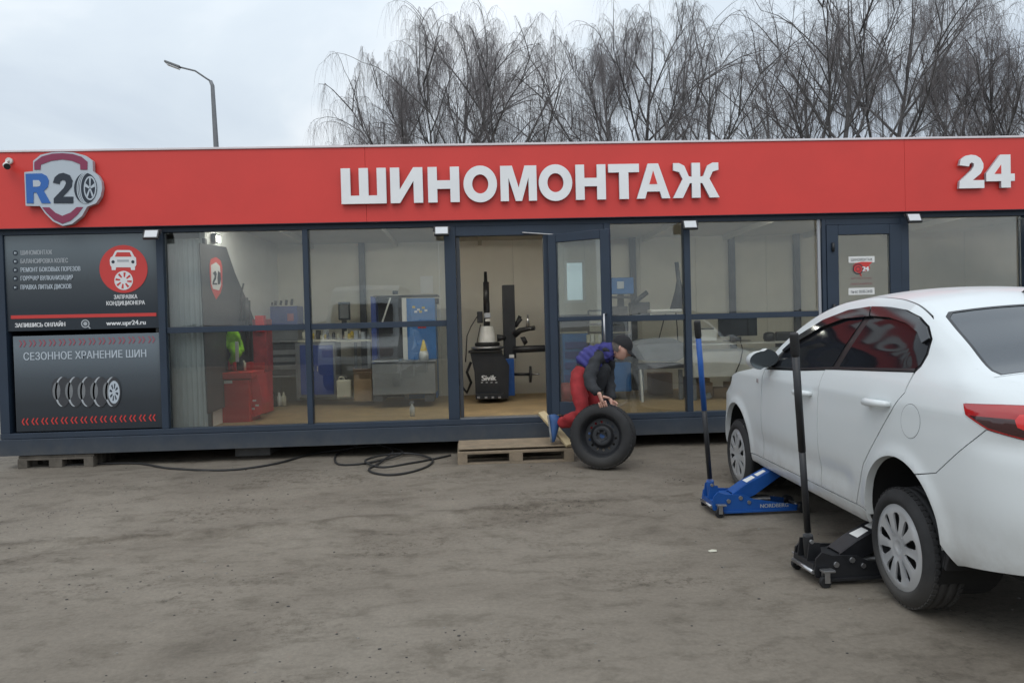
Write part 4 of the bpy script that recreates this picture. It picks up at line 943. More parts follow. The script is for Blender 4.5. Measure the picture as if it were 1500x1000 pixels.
    mc = Vector((1.80, sd_*.922, 1.212)); mb = MB()
    prof_ = [(.0, -.075), (.06, -.07), (.088, -.03), (.09, .03), (.088, .062)]
    mb.lathe(prof_, (0, 0, 0), (-1, 0, 0), 24)
    mb.v = [tuple(Vector((-v[0] if 0 else v[0], v[1]*1.22, v[2]*.80+ (.012 if v[1]*sd_ < 0 else -.006)))+mc) for v in mb.v]
    mo = mb.build('wing_mirror', M['paint'], car, fix=True)
    gl_ = MB(); gl_.lathe([(0, .064), (.087, .064)], (0, 0, 0), (-1, 0, 0), 24, False); gl_.v = [tuple(Vector((v[0], v[1]*1.22, v[2]*.80+(.012 if v[1]*sd_ < 0 else -.006)))+mc) for v in gl_.v]; gl_.build('mirror_glass', M['mirrorglass'], mo)
    MB().tube([(1.83, sd_*.79, 1.17), (1.815, sd_*.87, 1.19), (1.81, sd_*.93, 1.215)], [.035, .028, .03], 10).build('mirror_arm', M['trim'], mo)
    # mud flap
    MB().box((-.385, sd_*.738, .425), (.035, .19, .235), Matrix.Rotation(R(-20), 3, 'Y')).build('mud_flap', M['black'], car, .004)
    # wheel wells
    for c, r in ((AR, ARAD), (AF, AFRAD)):
        wl = MB(); wl.lathe([(r+.004, 0), (r+.004, .30), (.0, .30)], (c[0], sd_*.835, c[1]), (0, -sd_, 0), 40)
        wl.build('wheel_arch_liner', M['well'], car, fix=False)
    # lip turned in round the arch
    for c, r in ((AR, ARAD), (AF, AFRAD)):
        lp_ = MB(); rows = []
        for i in range(33):
            an = R(-6+192*i/32); u, z = c[0]+r*math.cos(an), c[1]+r*math.sin(an); p0 = S(u, z, -.004); rows += [Vector((p0.x, p0.y*sd_, p0.z)), Vector((c[0]+(r-.006)*math.cos(an), sd_*(p0.y-.035), c[1]+(r-.006)*math.sin(an)))]
        lp_.add(rows, [(2*i, 2*i+2, 2*i+3, 2*i+1) for i in range(32)], True); lp_.build('arch_lip', M['paint'], car, fix=False)
# dark inner shell seen through the shut lines
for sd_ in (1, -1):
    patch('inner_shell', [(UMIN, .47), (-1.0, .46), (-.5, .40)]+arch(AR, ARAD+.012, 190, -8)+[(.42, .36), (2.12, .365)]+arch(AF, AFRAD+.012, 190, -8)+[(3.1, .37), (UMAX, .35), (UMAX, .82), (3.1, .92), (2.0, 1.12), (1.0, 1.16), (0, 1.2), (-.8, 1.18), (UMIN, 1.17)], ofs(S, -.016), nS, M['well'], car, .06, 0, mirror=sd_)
# top pressings
def rows(x0, x1, marg, n_=30): return [(x0+(x1-x0)*i/n_, ye(x0+(x1-x0)*i/n_)-(marg(x0+(x1-x0)*i/n_) if callable(marg) else marg)) for i in range(n_+1)]
def sym(half): return half+[(x, -y) for x, y in reversed(half)]
gap = lambda x: 0 if x < .03 else .012
rg = [(.055, .550), (.01, .592), (-.13, .622), (-.32, .660), (-.50, .695), (-.555, .690)]
ws = [(1.20, .50), (1.26, .545), (1.55, .60), (1.85, .68), (1.95, .70)]
def rgh(m_): return [(x+(m_ if i < 1 else (-m_ if i == len(rg)-1 else 0)), y+m_) for i, (x, y) in enumerate(rg)]
patch('roof_panel', sym([(-.56, 0.0)]+[(-.565, ye(-.565))]+rows(-.55, 2.02, gap, 70)+[(2.03, 0.0)])[1:-1], T, nTb, M['paint'], car, .035, .012, holes=[sym(rg), sym(ws)])
patch('rear_window', sym(rg), ofs(T, -.004), nT, M['rearglass'], car, .035, 0)
patch('rear_window_seal', sym([(x, y+.001) for x, y in rg]), ofs(T, -.001), nT, M['trim'], car, .05, 0, holes=[sym([(.040, .535), (-.003, .577), (-.14, .608), (-.32, .645), (-.488, .679), (-.542, .674)])])
patch('windscreen', sym(ws), ofs(T, -.004), nT, M['carglass'], car, .05, 0)
patch('boot_lid', sym([(-.572, ye(-.572)-.0)]+[(x, ye(x)-.0) for x in (-.62, -.7, -.78, -.85, -.9)]), T, nTb, M['paint'], car, .03, .01)
patch('bonnet', sym(rows(2.035, 3.2, .006, 24)), T, nT, M['paint'], car, .05, .012)
for sd_ in (1, -1):
    db = MB(); P_ = [T(x, (ye(x)-.006)*sd_, -.006) for x in np.linspace(.04, 1.95, 50)]
    db.tube(P_, .008, 6).build('roof_ditch', M['trim'], car)
sf = T(.20, 0); fin = MB(); fin.prism([(-.10, 0), (.10, 0), (.02, .035), (-.06, .055), (-.10, .05)], lambda u, v, d: Vector((sf.x+u*1.0, d, sf.z+v)), -.018, .018)
fin.build('antenna_fin', M['trim'], car, .006)
ub = MB(); ub.bb(-.80, 3.2, -.70, .70, .36, .46); ub.build('underbody', M['well'], car, .02)
ex = MB(); ex.tube([(1.8, .15, .33), (.6, .2, .32), (-.2, .35, .33), (-.5, .42, .35), (-.9, .45, .36)], .03, 10); ex.build('exhaust_pipe', M['rimsteel'], car)
for x, z in ((0, .30), (2.6, .33)): MB().cyl((x, -.72, z), (x, .72, z), .035).build('axle', M['rimsteel'], car)
# wheels
def tyre_mb(r=.303, w=.195, rim=.212):
    t_ = MB(); h = w/2
    pr = [(rim, h-.022), (rim+.010, h-.006), (rim+.022, h+.002), (r-.050, h+.004), (r-.030, h-.006), (r-.012, h-.020), (r-.002, h-.034)]
    tp = []
    for gx0 in (.045, .0, -.045): tp += [(r, gx0+.007+.0), (r-.008, gx0+.005), (r-.008, gx0-.005), (r, gx0-.007)]
    pr += [(r, h-.040)]+tp+[(r, -h+.040)]+[(a, -b_) for a, b_ in reversed(pr)]
    t_.lathe(pr, (0, 0, 0), (0, 1, 0), 72, True)
    # tread blocks: shallow cross cuts stand as small proud lugs on both shoulders
    for k in range(54):
        a = 2*math.pi*k/54
        for s_ in (-1, 1):
            rot = Matrix.Rotation(-a, 3, 'Y'); c = rot @ Vector((r-.0035, s_*(h-.036), 0)); t_.box(c, (.010, .022, .022), rot @ Matrix.Rotation(.15*s_, 3, 'Z'))
    return t_
def wheel(parent, x, y, z, side, tmesh, cmesh, capmesh, spin=0):
    """side=+1: outer face towards +y"""
    o = link(bpy.data.objects.new('wheel', tmesh)); o.parent = parent; o.location = (x, y, z); o.rotation_euler = (0, spin, 0 if side > 0 else math.pi)
    for nm, me in (('rim', cmesh), ('hubcap', capmesh)):
        c = link(bpy.data.objects.new(nm, me)); c.parent = o
tm_ = tyre_mb().mesh('tyre', M['tyre'])
rm = MB(); rm.lathe([(.205, .075), (.205, .06), (.175, .03), (.15, .02), (0, .02)], (0, 0, 0), (0, 1, 0), 48); rm.lathe([(.202, .08), (.19, .06), (.19, -.085), (.203, -.09)], (0, 0, 0), (0, 1, 0), 48); rm_ = rm.mesh('rim', M['rimsteel'])
# hubcap: a domed disc with ten petal openings
holes = []
for k in range(5):
    for s_ in (-1, 1):
        a = 90+72*k+s_*17
        ca, sa = math.cos(R(a)), math.sin(R(a)); ppts = []
        for t_, w_ in ((.062, .0), (.075, .010), (.110, .019), (.140, .026), (.158, .023), (.166, .010), (.166, -.006), (.158, -.018), (.135, -.018), (.105, -.011), (.075, -.006)):
            w2 = w_*s_ if True else w_
            ppts.append(((t_*ca-w2*sa)*1.08, (t_*sa+w2*ca)*1.08))
        holes.append(ppts)
def hubz(a, b):
    q = math.hypot(a, b); an = math.atan2(b, a)
    z_ = .096-.012*smooth01((.09-q)/.08)+.004*gau((q-.035)/.01)
    if q > .19: z_ -= .010*((q-.19)/.03)
    z_ += .004*math.cos(an*5-math.pi/2*5)*smooth01((q-.05)/.05)*smooth01((.20-q)/.03)
    return Vector((a, z_, b))
tmp = empty('tmp')
hc_ = patch('hubcap', [(.219*math.cos(2*math.pi*i/60), .219*math.sin(2*math.pi*i/60)) for i in range(60)], lambda a, b: hubz(a, b), lambda a, b: (lambda v: v if v.y > 0 else -v)(nrm(lambda p, q: hubz(p, q), a, b)), M['hubcap'], tmp, .014, .010, holes=holes)
cap_me = hc_.data; bpy.data.objects.remove(hc_); bpy.data.objects.remove(tmp)
wheel(car, 0, .772, .318, 1, tm_, rm_, cap_me, R(20)); wheel(car, 2.602, .772, .357, 1, tm_, rm_, cap_me, R(50))
wheel(car, 0, -.765, .316, -1, tm_, rm_, cap_me); wheel(car, 2.602, -.765, .345, -1, tm_, rm_, cap_me, R(30))
# ------------------------------------------------------------------ trolley jacks
def jack(loc, rz, m, hm_, lab, words=None, saddle_z=.36, top=None, L_=.62):
    """local x runs from the handle end towards the saddle"""
    t_ = empty('trolley_jack', loc, rz, lab, 'jack', 'trolley jacks lifting the car')
    for s in (-1, 1):
        b = MB()
        pr_ = [(-.05, .05), (-.055, .08), (-.045, .15), (-.01, .185), (.05, .165), (.14, .16), (.20, .155), (.27, .12), (.62, .062), (.66, .055), (.66, .025), (.02, .025), (-.02, .04)]
        b.prism(pr_, lambda u, v, d: Vector((u*L_/.62, d, v)), s*.115, s*.127); b.build('side_plate', m, t_, .002)
        MB().cyl((.07, s*.127, .115), (.07, s*.138, .115), .016, n=10).build('bolt', M['steel'], t_)
        MB().cyl((.23, s*.127, .10), (.23, s*.138, .10), .014, n=10).build('bolt', M['steel'], t_)
        MB().cyl((.165, s*.127, .135), (.165, s*.136, .135), .016, n=8).build('bolt', M['steel'], t_)
        # lower rail flange
        MB().bb(.02, .60, s*.127, s*.142, .022, .04).build('flange', m, t_, .002)
        # rear caster with its fork
        c = MB(); c.box((-.0, s*.165, .095), (.07, .05, .012)); c.box((-.01, s*.147, .06), (.03, .008, .06)); c.box((-.01, s*.183, .06), (.03, .008, .06)); fk = c.build('caster_fork', M['steel'], t_, .002)
        wv = MB(); wv.cyl((-.015, s*.151, .033), (-.015, s*.179, .033), .032, n=20); wv.cyl((-.015, s*.148, .033), (-.015, s*.182, .033), .011, n=10); wv.build('caster_wheel', M['black'], fk, .003)
        fw_ = MB(); fw_.cyl((.65*L_/.62, s*.10, .042), (.65*L_/.62, s*.155, .042), .040, n=22); fw_.build('front_wheel', M['blackmetal'], t_, .004)
    # cross plates and pump block
    MB().bb(.0, .20, -.113, .113, .05, .145).build('pump_block', m, t_, .008)
    MB().bb(-.055, -.02, -.113, .113, .06, .12).build('cross_plate', m, t_, .003)
    MB().cyl((-.06, -.12, .075), (-.06, .12, .075), .012, n=10).build('cross_bar', M['steel'], t_)
    MB().cyl((.05, 0, .10), (.44, 0, .09), .035, n=16).build('ram', M['steel'], t_)
    MB().cyl((.655*L_/.62, -.16, .042), (.655*L_/.62, .16, .042), .012, n=10).build('wheel_axle', M['steel'], t_)
    # lifting arm: two tapering cheeks with a top web
    ax, az = .165, .135; sx, sz = .58, saddle_z-.03
    def armpt(u, v): # u along, v up
        d = Vector((sx-ax, 0, sz-az)).normalized(); n_ = Vector((-d.z, 0, d.x)); return Vector((ax, 0, az))+d*u+n_*v
    la = math.hypot(sx-ax, sz-az)
    a = MB()
    for s in (-1, 1): a.prism([(-.03, -.035), (-.03, .035), (.10, .045), (la, .028), (la+.04, .01), (la+.04, -.02), (la, -.028), (.12, -.06)], lambda u, v, d: armpt(u, v)+Vector((0, d, 0)), s*.062, s*.072)
    a.prism([(-.02, .036), (.10, .046), (la-.02, .030), (la-.02, .022), (.10, .037), (-.02, .027)], lambda u, v, d: armpt(u, v)+Vector((0, d, 0)), -.061, .061)
    arm = a.build('lifting_arm', m, t_, .002)
    for u0, u1, w_ in ((.12, .20, .045), (.22, .30, .035)):
        lb = MB(); P_ = [armpt(u, .046-(.017*(u-.10)/(la-.10))+.002)+Vector((0, y, 0)) for u, y in ((u0, -w_), (u1, -w_*.8), (u1, w_*.8), (u0, w_))]; lb.add(P_, [(0, 1, 2, 3)]); lb.build('sticker', M['paper'], arm)
    e = armpt(la+.01, 0)
    MB().lathe([(.0, .0), (.028, 0), (.028, .025), (.058, .03), (.062, .052), (.05, .055), (.045, .045), (0, .045)], (e.x, 0, e.z), (0, 0, 1), 20).build('saddle', M['blackmetal'], t_)
    # handle socket and handle
    base = Vector((-.02, 0, .13)); tp = Vector(top)
    d = (tp-base).normalized()
    for s in (-1, 1):
        b = MB(); b.prism([(-.045, -.05), (.05, -.05), (.032, .05), (-.028, .055)], lambda u, v, dd_: base+Vector((u, dd_, v+.04)), s*.05, s*.06); b.build('handle_yoke', m, t_, .002)
    MB().tube([base-d*.02, base+d*.13], .029, 14).build('handle_socket', m, t_, .002)
    Lh = (tp-base).length; sp_ = hm_['split']*Lh
    MB().tube([base+d*.15, base+d*sp_], .019, 14).build('lower_handle', hm_['low'], t_)
    MB().tube([base+d*(sp_-.02), base+d*(Lh-.12)], .021, 14).build('upper_handle', hm_['up'], t_)
    MB().tube([base+d*(Lh-.13), base+d*(Lh-.115), base+d*(Lh-.01), tp], [.021, .025, .025, .021], 14).build('handle_grip', M['black'], t_)
    MB().cyl(base+d*.10-Vector((0, .045, 0)), base+d*.10-Vector((0, .03, 0)), .012, n=8).build('bolt', M['steel'], t_)
    if words:
        b = MB(); text_mb(b, words, (.43, -.1285, .052), UX, UZ, .042, 'CENTER', .0012, width=.22); b.build('lettering', M['ink_grey'], t_)
        b = MB(); text_mb(b, words, (.43, .1285, .052), -UX, UZ, .042, 'CENTER', .0012, width=.22); b.build('lettering', M['ink_grey'], t_)
    return t_
# blue jack: caster (1047,760), nose (1168,755)
def place_jack(px, py, gz, ang, toppx, ydrop, **k):
    g_ = atz(px, py, gz); loc = (g_.x, g_.y, gz); rz = R(ang)
    # local handle top from the photograph's ray at the handle's own depth
    P_ = at(*toppx, g_.y+ydrop); rel = Matrix.Rotation(-rz, 3, 'Z') @ (P_-Vector(loc)); return loc, rz, rel
gz1 = gh(1.8, 5.6)
loc, rz, rel = place_jack(1046, 750, gz1, 1.5, (1021, 470), -.30)
jack(loc, rz, M['blue'], dict(split=.52, low=M['blackmetal'], up=M['blue']), 'blue trolley jack with a tall blue and black handle behind the front wheel', 'NORDBERG', .39, rel, .62)
gz2 = gh(1.95, 4.2)
loc, rz, rel = place_jack(1191, 846, gz2, 3, (1163, 488), -.22)
jack(loc, rz, M['blackmetal'], dict(split=.5, low=M['blackmetal'], up=M['blackmetal']), 'black trolley jack with a tall black handle in front of the rear wheel', None, .39, rel, .62)

# ------------------------------------------------------------------ the wheel being rolled
def quat_mat(yv, spin):
    y = Vector(yv).normalized(); x = y.cross(UZ).normalized(); z = x.cross(y); m = Matrix((x, y, z)).transposed(); return m @ Matrix.Rotation(spin, 3, 'Y')
wc = at(883, 638, 7.28)
wn = Vector((-.40, -.90, .12)).normalized()
lw_ = empty('loose_wheel', (wc.x, wc.y, gh(wc.x, wc.y)), 0, 'loose tyre on a black steel rim being rolled by the man', 'wheel')
mt = Matrix.Translation(wc-lw_.location) @ quat_mat(wn, .3).to_4x4()
def wpart(nm, me):
    o = link(bpy.data.objects.new(nm, me)); o.parent = lw_; o.matrix_local = mt; return o
lowest = wc.z-.312*math.sqrt(1-wn.z**2)-.10*abs(wn.z)
wpart('tyre', tyre_mb(.314, .205, .202).mesh('tyre', M['tyre']))
r_ = MB(); r_.lathe([(.204, .088), (.196, .080), (.190, .060), (.176, .045), (.172, -.02), (.165, -.03)], (0, 0, 0), (0, 1, 0), 48)
r_.lathe([(.204, .088), (.208, .084), (.204, .078)], (0, 0, 0), (0, 1, 0), 48); r_.lathe([(.172, -.02), (.19, -.085), (.203, -.09)], (0, 0, 0), (0, 1, 0), 48)
wpart('rim', r_.mesh('rim', M['rimsteel']))
hl = [[(.135*math.cos(a)+.013*math.cos(t_)*1.0, .135*math.sin(a)+.013*math.sin(t_)) for t_ in [2*math.pi*i/10 for i in range(10)]] for a in [2*math.pi*k/14 for k in range(14)]]
hl += [[(.026*math.cos(t_), .026*math.sin(t_)) for t_ in [2*math.pi*i/14 for i in range(14)]]]
def steelz(a, b):
    q = math.hypot(a, b); return Vector((a, .012+.035*smooth01((.125-q)/.04)-.02*smooth01((.06-q)/.02), b))
tmp = empty('tmp')
o = patch('steel_disc', [(.173*math.cos(2*math.pi*i/48), .173*math.sin(2*math.pi*i/48)) for i in range(48)], steelz, lambda a, b: (lambda v: v if v.y > 0 else -v)(nrm(steelz, a, b)), M['rimsteel'], tmp, .013, .006, holes=hl)
me = o.data; bpy.data.objects.remove(o); bpy.data.objects.remove(tmp); wpart('steel_disc', me)
nb = MB()
for k in range(5):
    a = 2*math.pi*k/5; nb.cyl((.05*math.cos(a), .03, .05*math.sin(a)), (.05*math.cos(a), .05, .05*math.sin(a)), .010, n=8)
wpart('wheel_bolts', nb.mesh('wheel_bolts', M['blackmetal']))

# ------------------------------------------------------------------ the man
def skin_mesh(verts, edges, rad, sub=2):
    me = bpy.data.meshes.new('t'); me.from_pydata([tuple(v) for v in verts], edges, []); o = bpy.data.objects.new('t', me); link(o)
    o.modifiers.new('s', 'SKIN'); md = o.modifiers['s']; md.use_smooth_shade = True; md.branch_smoothing = .6
    for i, v in enumerate(me.skin_vertices[0].data): r_ = rad[i]; v.radius = r_ if isinstance(r_, tuple) else (r_, r_); v.use_root = (i == 0)
    ss = o.modifiers.new('u', 'SUBSURF'); ss.levels = sub; ss.render_levels = sub
    bpy.context.view_layer.update()
    out_ = bpy.data.meshes.new_from_object(o.evaluated_get(bpy.context.evaluated_depsgraph_get())); bpy.data.objects.remove(o)
    return out_
MYY = 7.62     # depth of his right side
def mp(cx, cy, Y): return at(780+cx/4.35, 470+cy/4.35, Y)
man = empty('person', (.85, 7.7, .1), 0, 'man in purple vest, black cap and red trousers bending low to roll a tyre', 'person')
J = {}
J['pelvis'] = mp(300, 335, 7.72); J['waist'] = mp(335, 285, 7.72); J['chest'] = mp(420, 220, 7.72); J['upch'] = mp(475, 185, 7.71); J['neck'] = mp(520, 180, 7.69); J['headb'] = mp(555, 175, 7.68)
J['shR'] = mp(396, 258, 7.56); J['elR'] = mp(356, 388, 7.40); J['wrR'] = mp(428, 470, 7.20)
J['shL'] = mp(470, 205, 7.90); J['elL'] = mp(480, 350, 7.90); J['wrL'] = mp(500, 505, 7.62)
J['hipR'] = mp(285, 360, 7.64); J['knR'] = mp(318, 600, 7.50); J['anR'] = mp(180, 652, 7.80)
J['hipL'] = mp(310, 365, 7.80); J['knL'] = mp(430, 560, 7.74); J['anL'] = mp(395, 700, 7.98)

order = ['pelvis', 'waist', 'chest', 'upch', 'neck', 'headb', 'shR', 'elR', 'wrR', 'shL', 'elL', 'wrL', 'hipR', 'knR', 'anR', 'hipL', 'knL', 'anL']
ix = {k: i for i, k in enumerate(order)}; V_ = [J[k].copy() for k in order]
rad = {'pelvis': (.125, .115), 'waist': (.135, .12), 'chest': (.145, .14), 'upch': (.10, .095), 'neck': .058, 'headb': .06, 'shR': .070, 'elR': .074, 'wrR': .040, 'shL': .082, 'elL': .074, 'wrL': .040, 'hipR': .092, 'knR': .066, 'anR': .055, 'hipL': .098, 'knL': .07, 'anL': .055}
Rr = [rad[k] for k in order]; Ed = [(ix[a], ix[b]) for a, b in (('pelvis', 'waist'), ('waist', 'chest'), ('chest', 'upch'), ('upch', 'neck'), ('neck', 'headb'), ('upch', 'shR'), ('upch', 'shL'), ('pelvis', 'hipR'), ('pelvis', 'hipL'))]
def limb(a, b, r0, r1, bulge=1.0):
    i0, i1 = ix[a], ix[b]; prev = i0
    for t_ in (.33, .66):
        V_.append(J[a].lerp(J[b], t_)); rr0 = r0+(r1-r0)*t_; Rr.append(rr0*bulge*random.Random(int(t_*100)+i0).uniform(.97, 1.06)); Ed.append((prev, len(V_)-1)); prev = len(V_)-1
    Ed.append((prev, i1))
limb('shR', 'elR', .078, .074, 1.02); limb('elR', 'wrR', .076, .048, 1.05); limb('shL', 'elL', .088, .078, 1.02); limb('elL', 'wrL', .076, .048, 1.05)
limb('hipR', 'knR', .090, .070, 1.0); limb('knR', 'anR', .075, .056, 1.1); limb('hipL', 'knL', .10, .072); limb('knL', 'anL', .075, .056, 1.1)
body = skin_mesh(V_, Ed, Rr, 2)
# head: an egg with brow, nose, mouth, chin and ears
hf = Vector((.80, -.10, -.52)).normalized(); hu0 = Vector((.5, 0, .86)); hl_ = hf.cross(hu0).normalized()*-1; hu = hl_.cross(hf)*-1
hu = hf.cross(hl_) if hf.cross(hl_).dot(hu0) > 0 else -hf.cross(hl_)
hc = mp(566, 168, 7.66)
def headv(th_, ph):
    # th_ polar from crown, ph azimuth: 0 = face
    x, y, z = math.sin(th_)*math.cos(ph), math.sin(th_)*math.sin(ph), math.cos(th_)
    X_, Y_, Z_ = x*.102, y*.080, z*.122
    if z < -.1: k = smooth01((-z-.1)/.9); X_ += .018*k*(1 if x > 0 else .2); Y_ *= 1-.30*k
    if x > 0:
        X_ += .027*math.exp(-((y/.17)**2))*math.exp(-(((z+.16)/.15)**2))       # nose
        X_ -= .012*(math.exp(-(((abs(y)-.38)/.14)**2)))*math.exp(-(((z-.08)/.10)**2))  # eye sockets
        X_ += .006*math.exp(-(((z-.24)/.09)**2))                                 # brow
        X_ += .006*math.exp(-((y/.3)**2))*math.exp(-(((z+.47)/.06)**2)) - .004*math.exp(-((y/.28)**2))*math.exp(-(((z+.54)/.025)**2))
        X_ += .008*math.exp(-((y/.3)**2))*math.exp(-(((z+.82)/.12)**2))
    return hc+hf*X_+hl_*Y_+hu*Z_
hm_ = MB(); nt_, np_ = 36, 48
gv = [headv(math.pi*i/nt_, 2*math.pi*j/np_) for i in range(nt_+1) for j in range(np_)]
hm_.add(gv, [(i*np_+j, i*np_+(j+1) % np_, (i+1)*np_+(j+1) % np_, (i+1)*np_+j) for i in range(nt_) for j in range(np_)], True)
for s in (-1, 1):
    ec = hc+hl_*s*.076-hf*.008-hu*.012
    hm_.tube([ec+hu*.032+hf*.004, ec+hu*.02-hf*.014, ec-hu*.005-hf*.012, ec-hu*.028+hf*.002], [.006, .012, .011, .007], 8)
head = hm_.mesh('h', M['skin'])
# hands
def hand(w_, d, side_out, curl_to, s=1.0):
    """w_ wrist, d direction of the palm, side_out thumb side, curl_to direction the fingers curl in; one skinned surface"""
    d = Vector(d).normalized(); so = Vector(side_out); so = (so-d*so.dot(d)).normalized(); cu_ = Vector(curl_to); cu_ = (cu_-d*cu_.dot(d)-so*cu_.dot(so)).normalized()
    meshes = []
    v = [w_-d*.03, w_, w_+d*.035*s, w_+d*.075*s]; meshes.append(skin_mesh(v, [(0, 1), (1, 2), (2, 3)], [(.027, .022), (.028, .020), (.038, .016), (.040, .014)], 2))
    for k, (off, ln) in enumerate(((.030, .068), (.010, .078), (-.011, .072), (-.031, .056))):
        b_ = w_+d*.055*s+so*off; p = b_; pts = [p]
        a0 = d.copy()
        for q, sg_ in enumerate((.035, ln*.42, ln*.34, ln*.26)):
            ang = R((0, 22, 30, 26)[q]+k*2); a0 = (a0*math.cos(ang)+cu_*math.sin(ang)).normalized(); cu2 = cu_
            p = p+a0*sg_*s; pts.append(p)
        meshes.append(skin_mesh(pts, [(i, i+1) for i in range(4)], [.0105, .0105, .0098, .009, .0078], 2))
    b_ = w_+d*.02*s+so*.022; td = (d*.55+so*.7+cu_*.45).normalized(); pts = [b_, b_+td*.035, b_+td*.066+cu_*.006, b_+td*.09+cu_*.016]
    meshes.append(skin_mesh(pts, [(0, 1), (1, 2), (2, 3)], [.015, .0135, .0115, .009], 2))
    return meshes
HR = hand(J['wrR'], (.30, .05, -.95), (1, -.1, .1), (.1, .95, -.1), 1.22)
HL = hand(J['wrL'], (.3, -.25, -.85), (.7, -.6, .1), (-.5, -.6, -.3))
bm = bmesh.new(); bm.from_mesh(body); nbody = len(bm.faces)
for f in bm.faces: f.smooth = True
def segd(p, a, b):
    ab = b-a; t_ = max(0, min(1, (p-a).dot(ab)/ab.length_squared)); return (p-(a+ab*t_)).length
bones = [('pants', 'pelvis', 'waist', .03), ('pants', 'hipR', 'knR', 0), ('pants', 'knR', 'anR', 0), ('pants', 'hipL', 'knL', 0), ('pants', 'knL', 'anL', 0), ('jacket', 'waist', 'chest', 0), ('jacket', 'chest', 'upch', 0), ('jacket', 'shR', 'elR', 0), ('jacket', 'elR', 'wrR', 0), ('jacket', 'shL', 'elL', 0), ('jacket', 'elL', 'wrL', 0), ('skin', 'neck', 'headb', 0)]
names = ['skin', 'jacket', 'pants']
for f in bm.faces:
    c = f.calc_center_median(); best = min(bones, key=lambda b_: segd(c, J[b_[1]], J[b_[2]])+b_[3]); f.material_index = names.index(best[0])
for me in [head]+HR+HL:
    n0 = len(bm.faces); bm.from_mesh(me); bm.faces.ensure_lookup_table()
    for f in bm.faces[n0:]: f.material_index = 0; f.smooth = True
me = bpy.data.meshes.new('body')
for k in names: me.materials.append(M[k])
bmesh.ops.recalc_face_normals(bm, faces=bm.faces); bm.to_mesh(me); bm.free()
dt = bpy.data.textures.new('folds', 'CLOUDS'); dt.noise_scale = .07
bo = local(man, link(bpy.data.objects.new('body', me)))
# vest: quilted shell round the torso, a child of his own
vv = [J['pelvis'].lerp(J['waist'], .45), J['waist'].lerp(J['chest'], .15), J['waist'].lerp(J['chest'], .6), J['chest'], J['chest'].lerp(J['upch'], .55), J['upch'].lerp(J['neck'], .35), mp(440, 195, 7.60), J['upch'].lerp(J['shL'], .62), mp(515, 235, 7.68)]
vm = skin_mesh(vv, [(0, 1), (1, 2), (2, 3), (3, 4), (4, 5), (4, 6), (4, 7), (4, 8)], [(.15, .135), (.16, .15), (.168, .162), (.172, .168), (.155, .15), (.10, .095), .085, .10, .075], 3)
vm.materials.clear(); vm.materials.append(M['vest'])
ax_ = (J['chest']-J['pelvis']).normalized()
for v in vm.vertices:
    t_ = (v.co-J['pelvis']).dot(ax_); v.co += v.normal*(.012*abs(math.sin(t_*math.pi/.062))-.006+.014*noise.noise(v.co*9))
vo = local(man, link(bpy.data.objects.new('vest', vm)))
for v in me.vertices:
    if me.materials: pass
# folds in the cloth of sleeves and trousers
for pl in me.polygons:
    pass
cl_ = set(i for pl in me.polygons if pl.material_index in (1, 2) for i in pl.vertices)
for i in cl_:
    v = me.vertices[i]; v.co += v.normal*(.006+.020*noise.noise(Vector((v.co.x*8, v.co.y*8, v.co.z*20)))+.008*noise.noise(v.co*24))
# the jacket's dark front hanging open under the vest
jm = skin_mesh([mp(440, 250, 7.70), mp(425, 320, 7.70), mp(405, 390, 7.70), mp(385, 450, 7.70)], [(0, 1), (1, 2), (2, 3)], [(.11, .12), (.105, .13), (.085, .12), (.06, .10)], 3)
jm.materials.clear(); jm.materials.append(M['jacket'])
for v in jm.vertices: v.co += v.normal*.012*noise.noise(v.co*11)
local(man, link(bpy.data.objects.new('jacket_front', jm)))
# collar
cn_ = J['upch'].lerp(J['neck'], .55); cd = (J['neck']-J['upch']).normalized()
W(MB().lathe([(.085, -.03), (.078, .0), (.072, .03), (.066, .03), (.070, 0)], cn_+Vector((0, .0, .0)), cd+hu*.3, 24), 'collar', M['vest'], man)
# cap with a long brim, hair at the nape
cb = MB(); capn = (hu*.97-hf*.12).normalized(); a_, b_ = hf, hl_
for i in range(9):
    pass
rings_ = []
for i in range(10):
    th_ = math.pi/2*i/9*1.08
    rings_.append([hc+hu*(.018+.112*math.cos(th_))*(1.0)+hf*(math.sin(th_)*.112*math.cos(2*math.pi*j/32)-.004)+hl_*(math.sin(th_)*.090*math.sin(2*math.pi*j/32)) for j in range(32)])
cb.add([p for rg_ in rings_ for p in rg_], [(i*32+j, i*32+(j+1) % 32, (i+1)*32+(j+1) % 32, (i+1)*32+j) for i in range(9) for j in range(32)], True)
br_ = []
for k in range(2):
    for i in range(4):
        for j in range(13):
            an = R(-58+116*j/12); rr = .105+.085*math.cos(an)*i/3
            br_.append(hc+hf*(math.cos(an)*rr)+hl_*(math.sin(an)*(.088+.012*i/3))+hu*(.022-.03*(i/3)-.012*abs(math.sin(an))-k*.005))
for k in range(2): cb.add(br_[k*52:(k+1)*52], [(i*13+j, i*13+j+1, (i+1)*13+j+1, (i+1)*13+j) for i in range(3) for j in range(12)], True)
W(cb, 'cap', M['cap'], man)
hb_ = MB(); rr_ = []
for i in range(5):
    th_ = R(78+12*i); rr_.append([hc+hu*(.118*math.cos(th_))+hf*(math.sin(th_)*.104*math.cos(ph)-.003)+hl_*(math.sin(th_)*.084*math.sin(ph)) for ph in [R(95+170*j/20) for j in range(21)]])
hb_.add([p for q in rr_ for p in q], [(i*21+j, i*21+j+1, (i+1)*21+j+1, (i+1)*21+j) for i in range(4) for j in range(20)], True); W(hb_, 'hair', M['hair'], man)
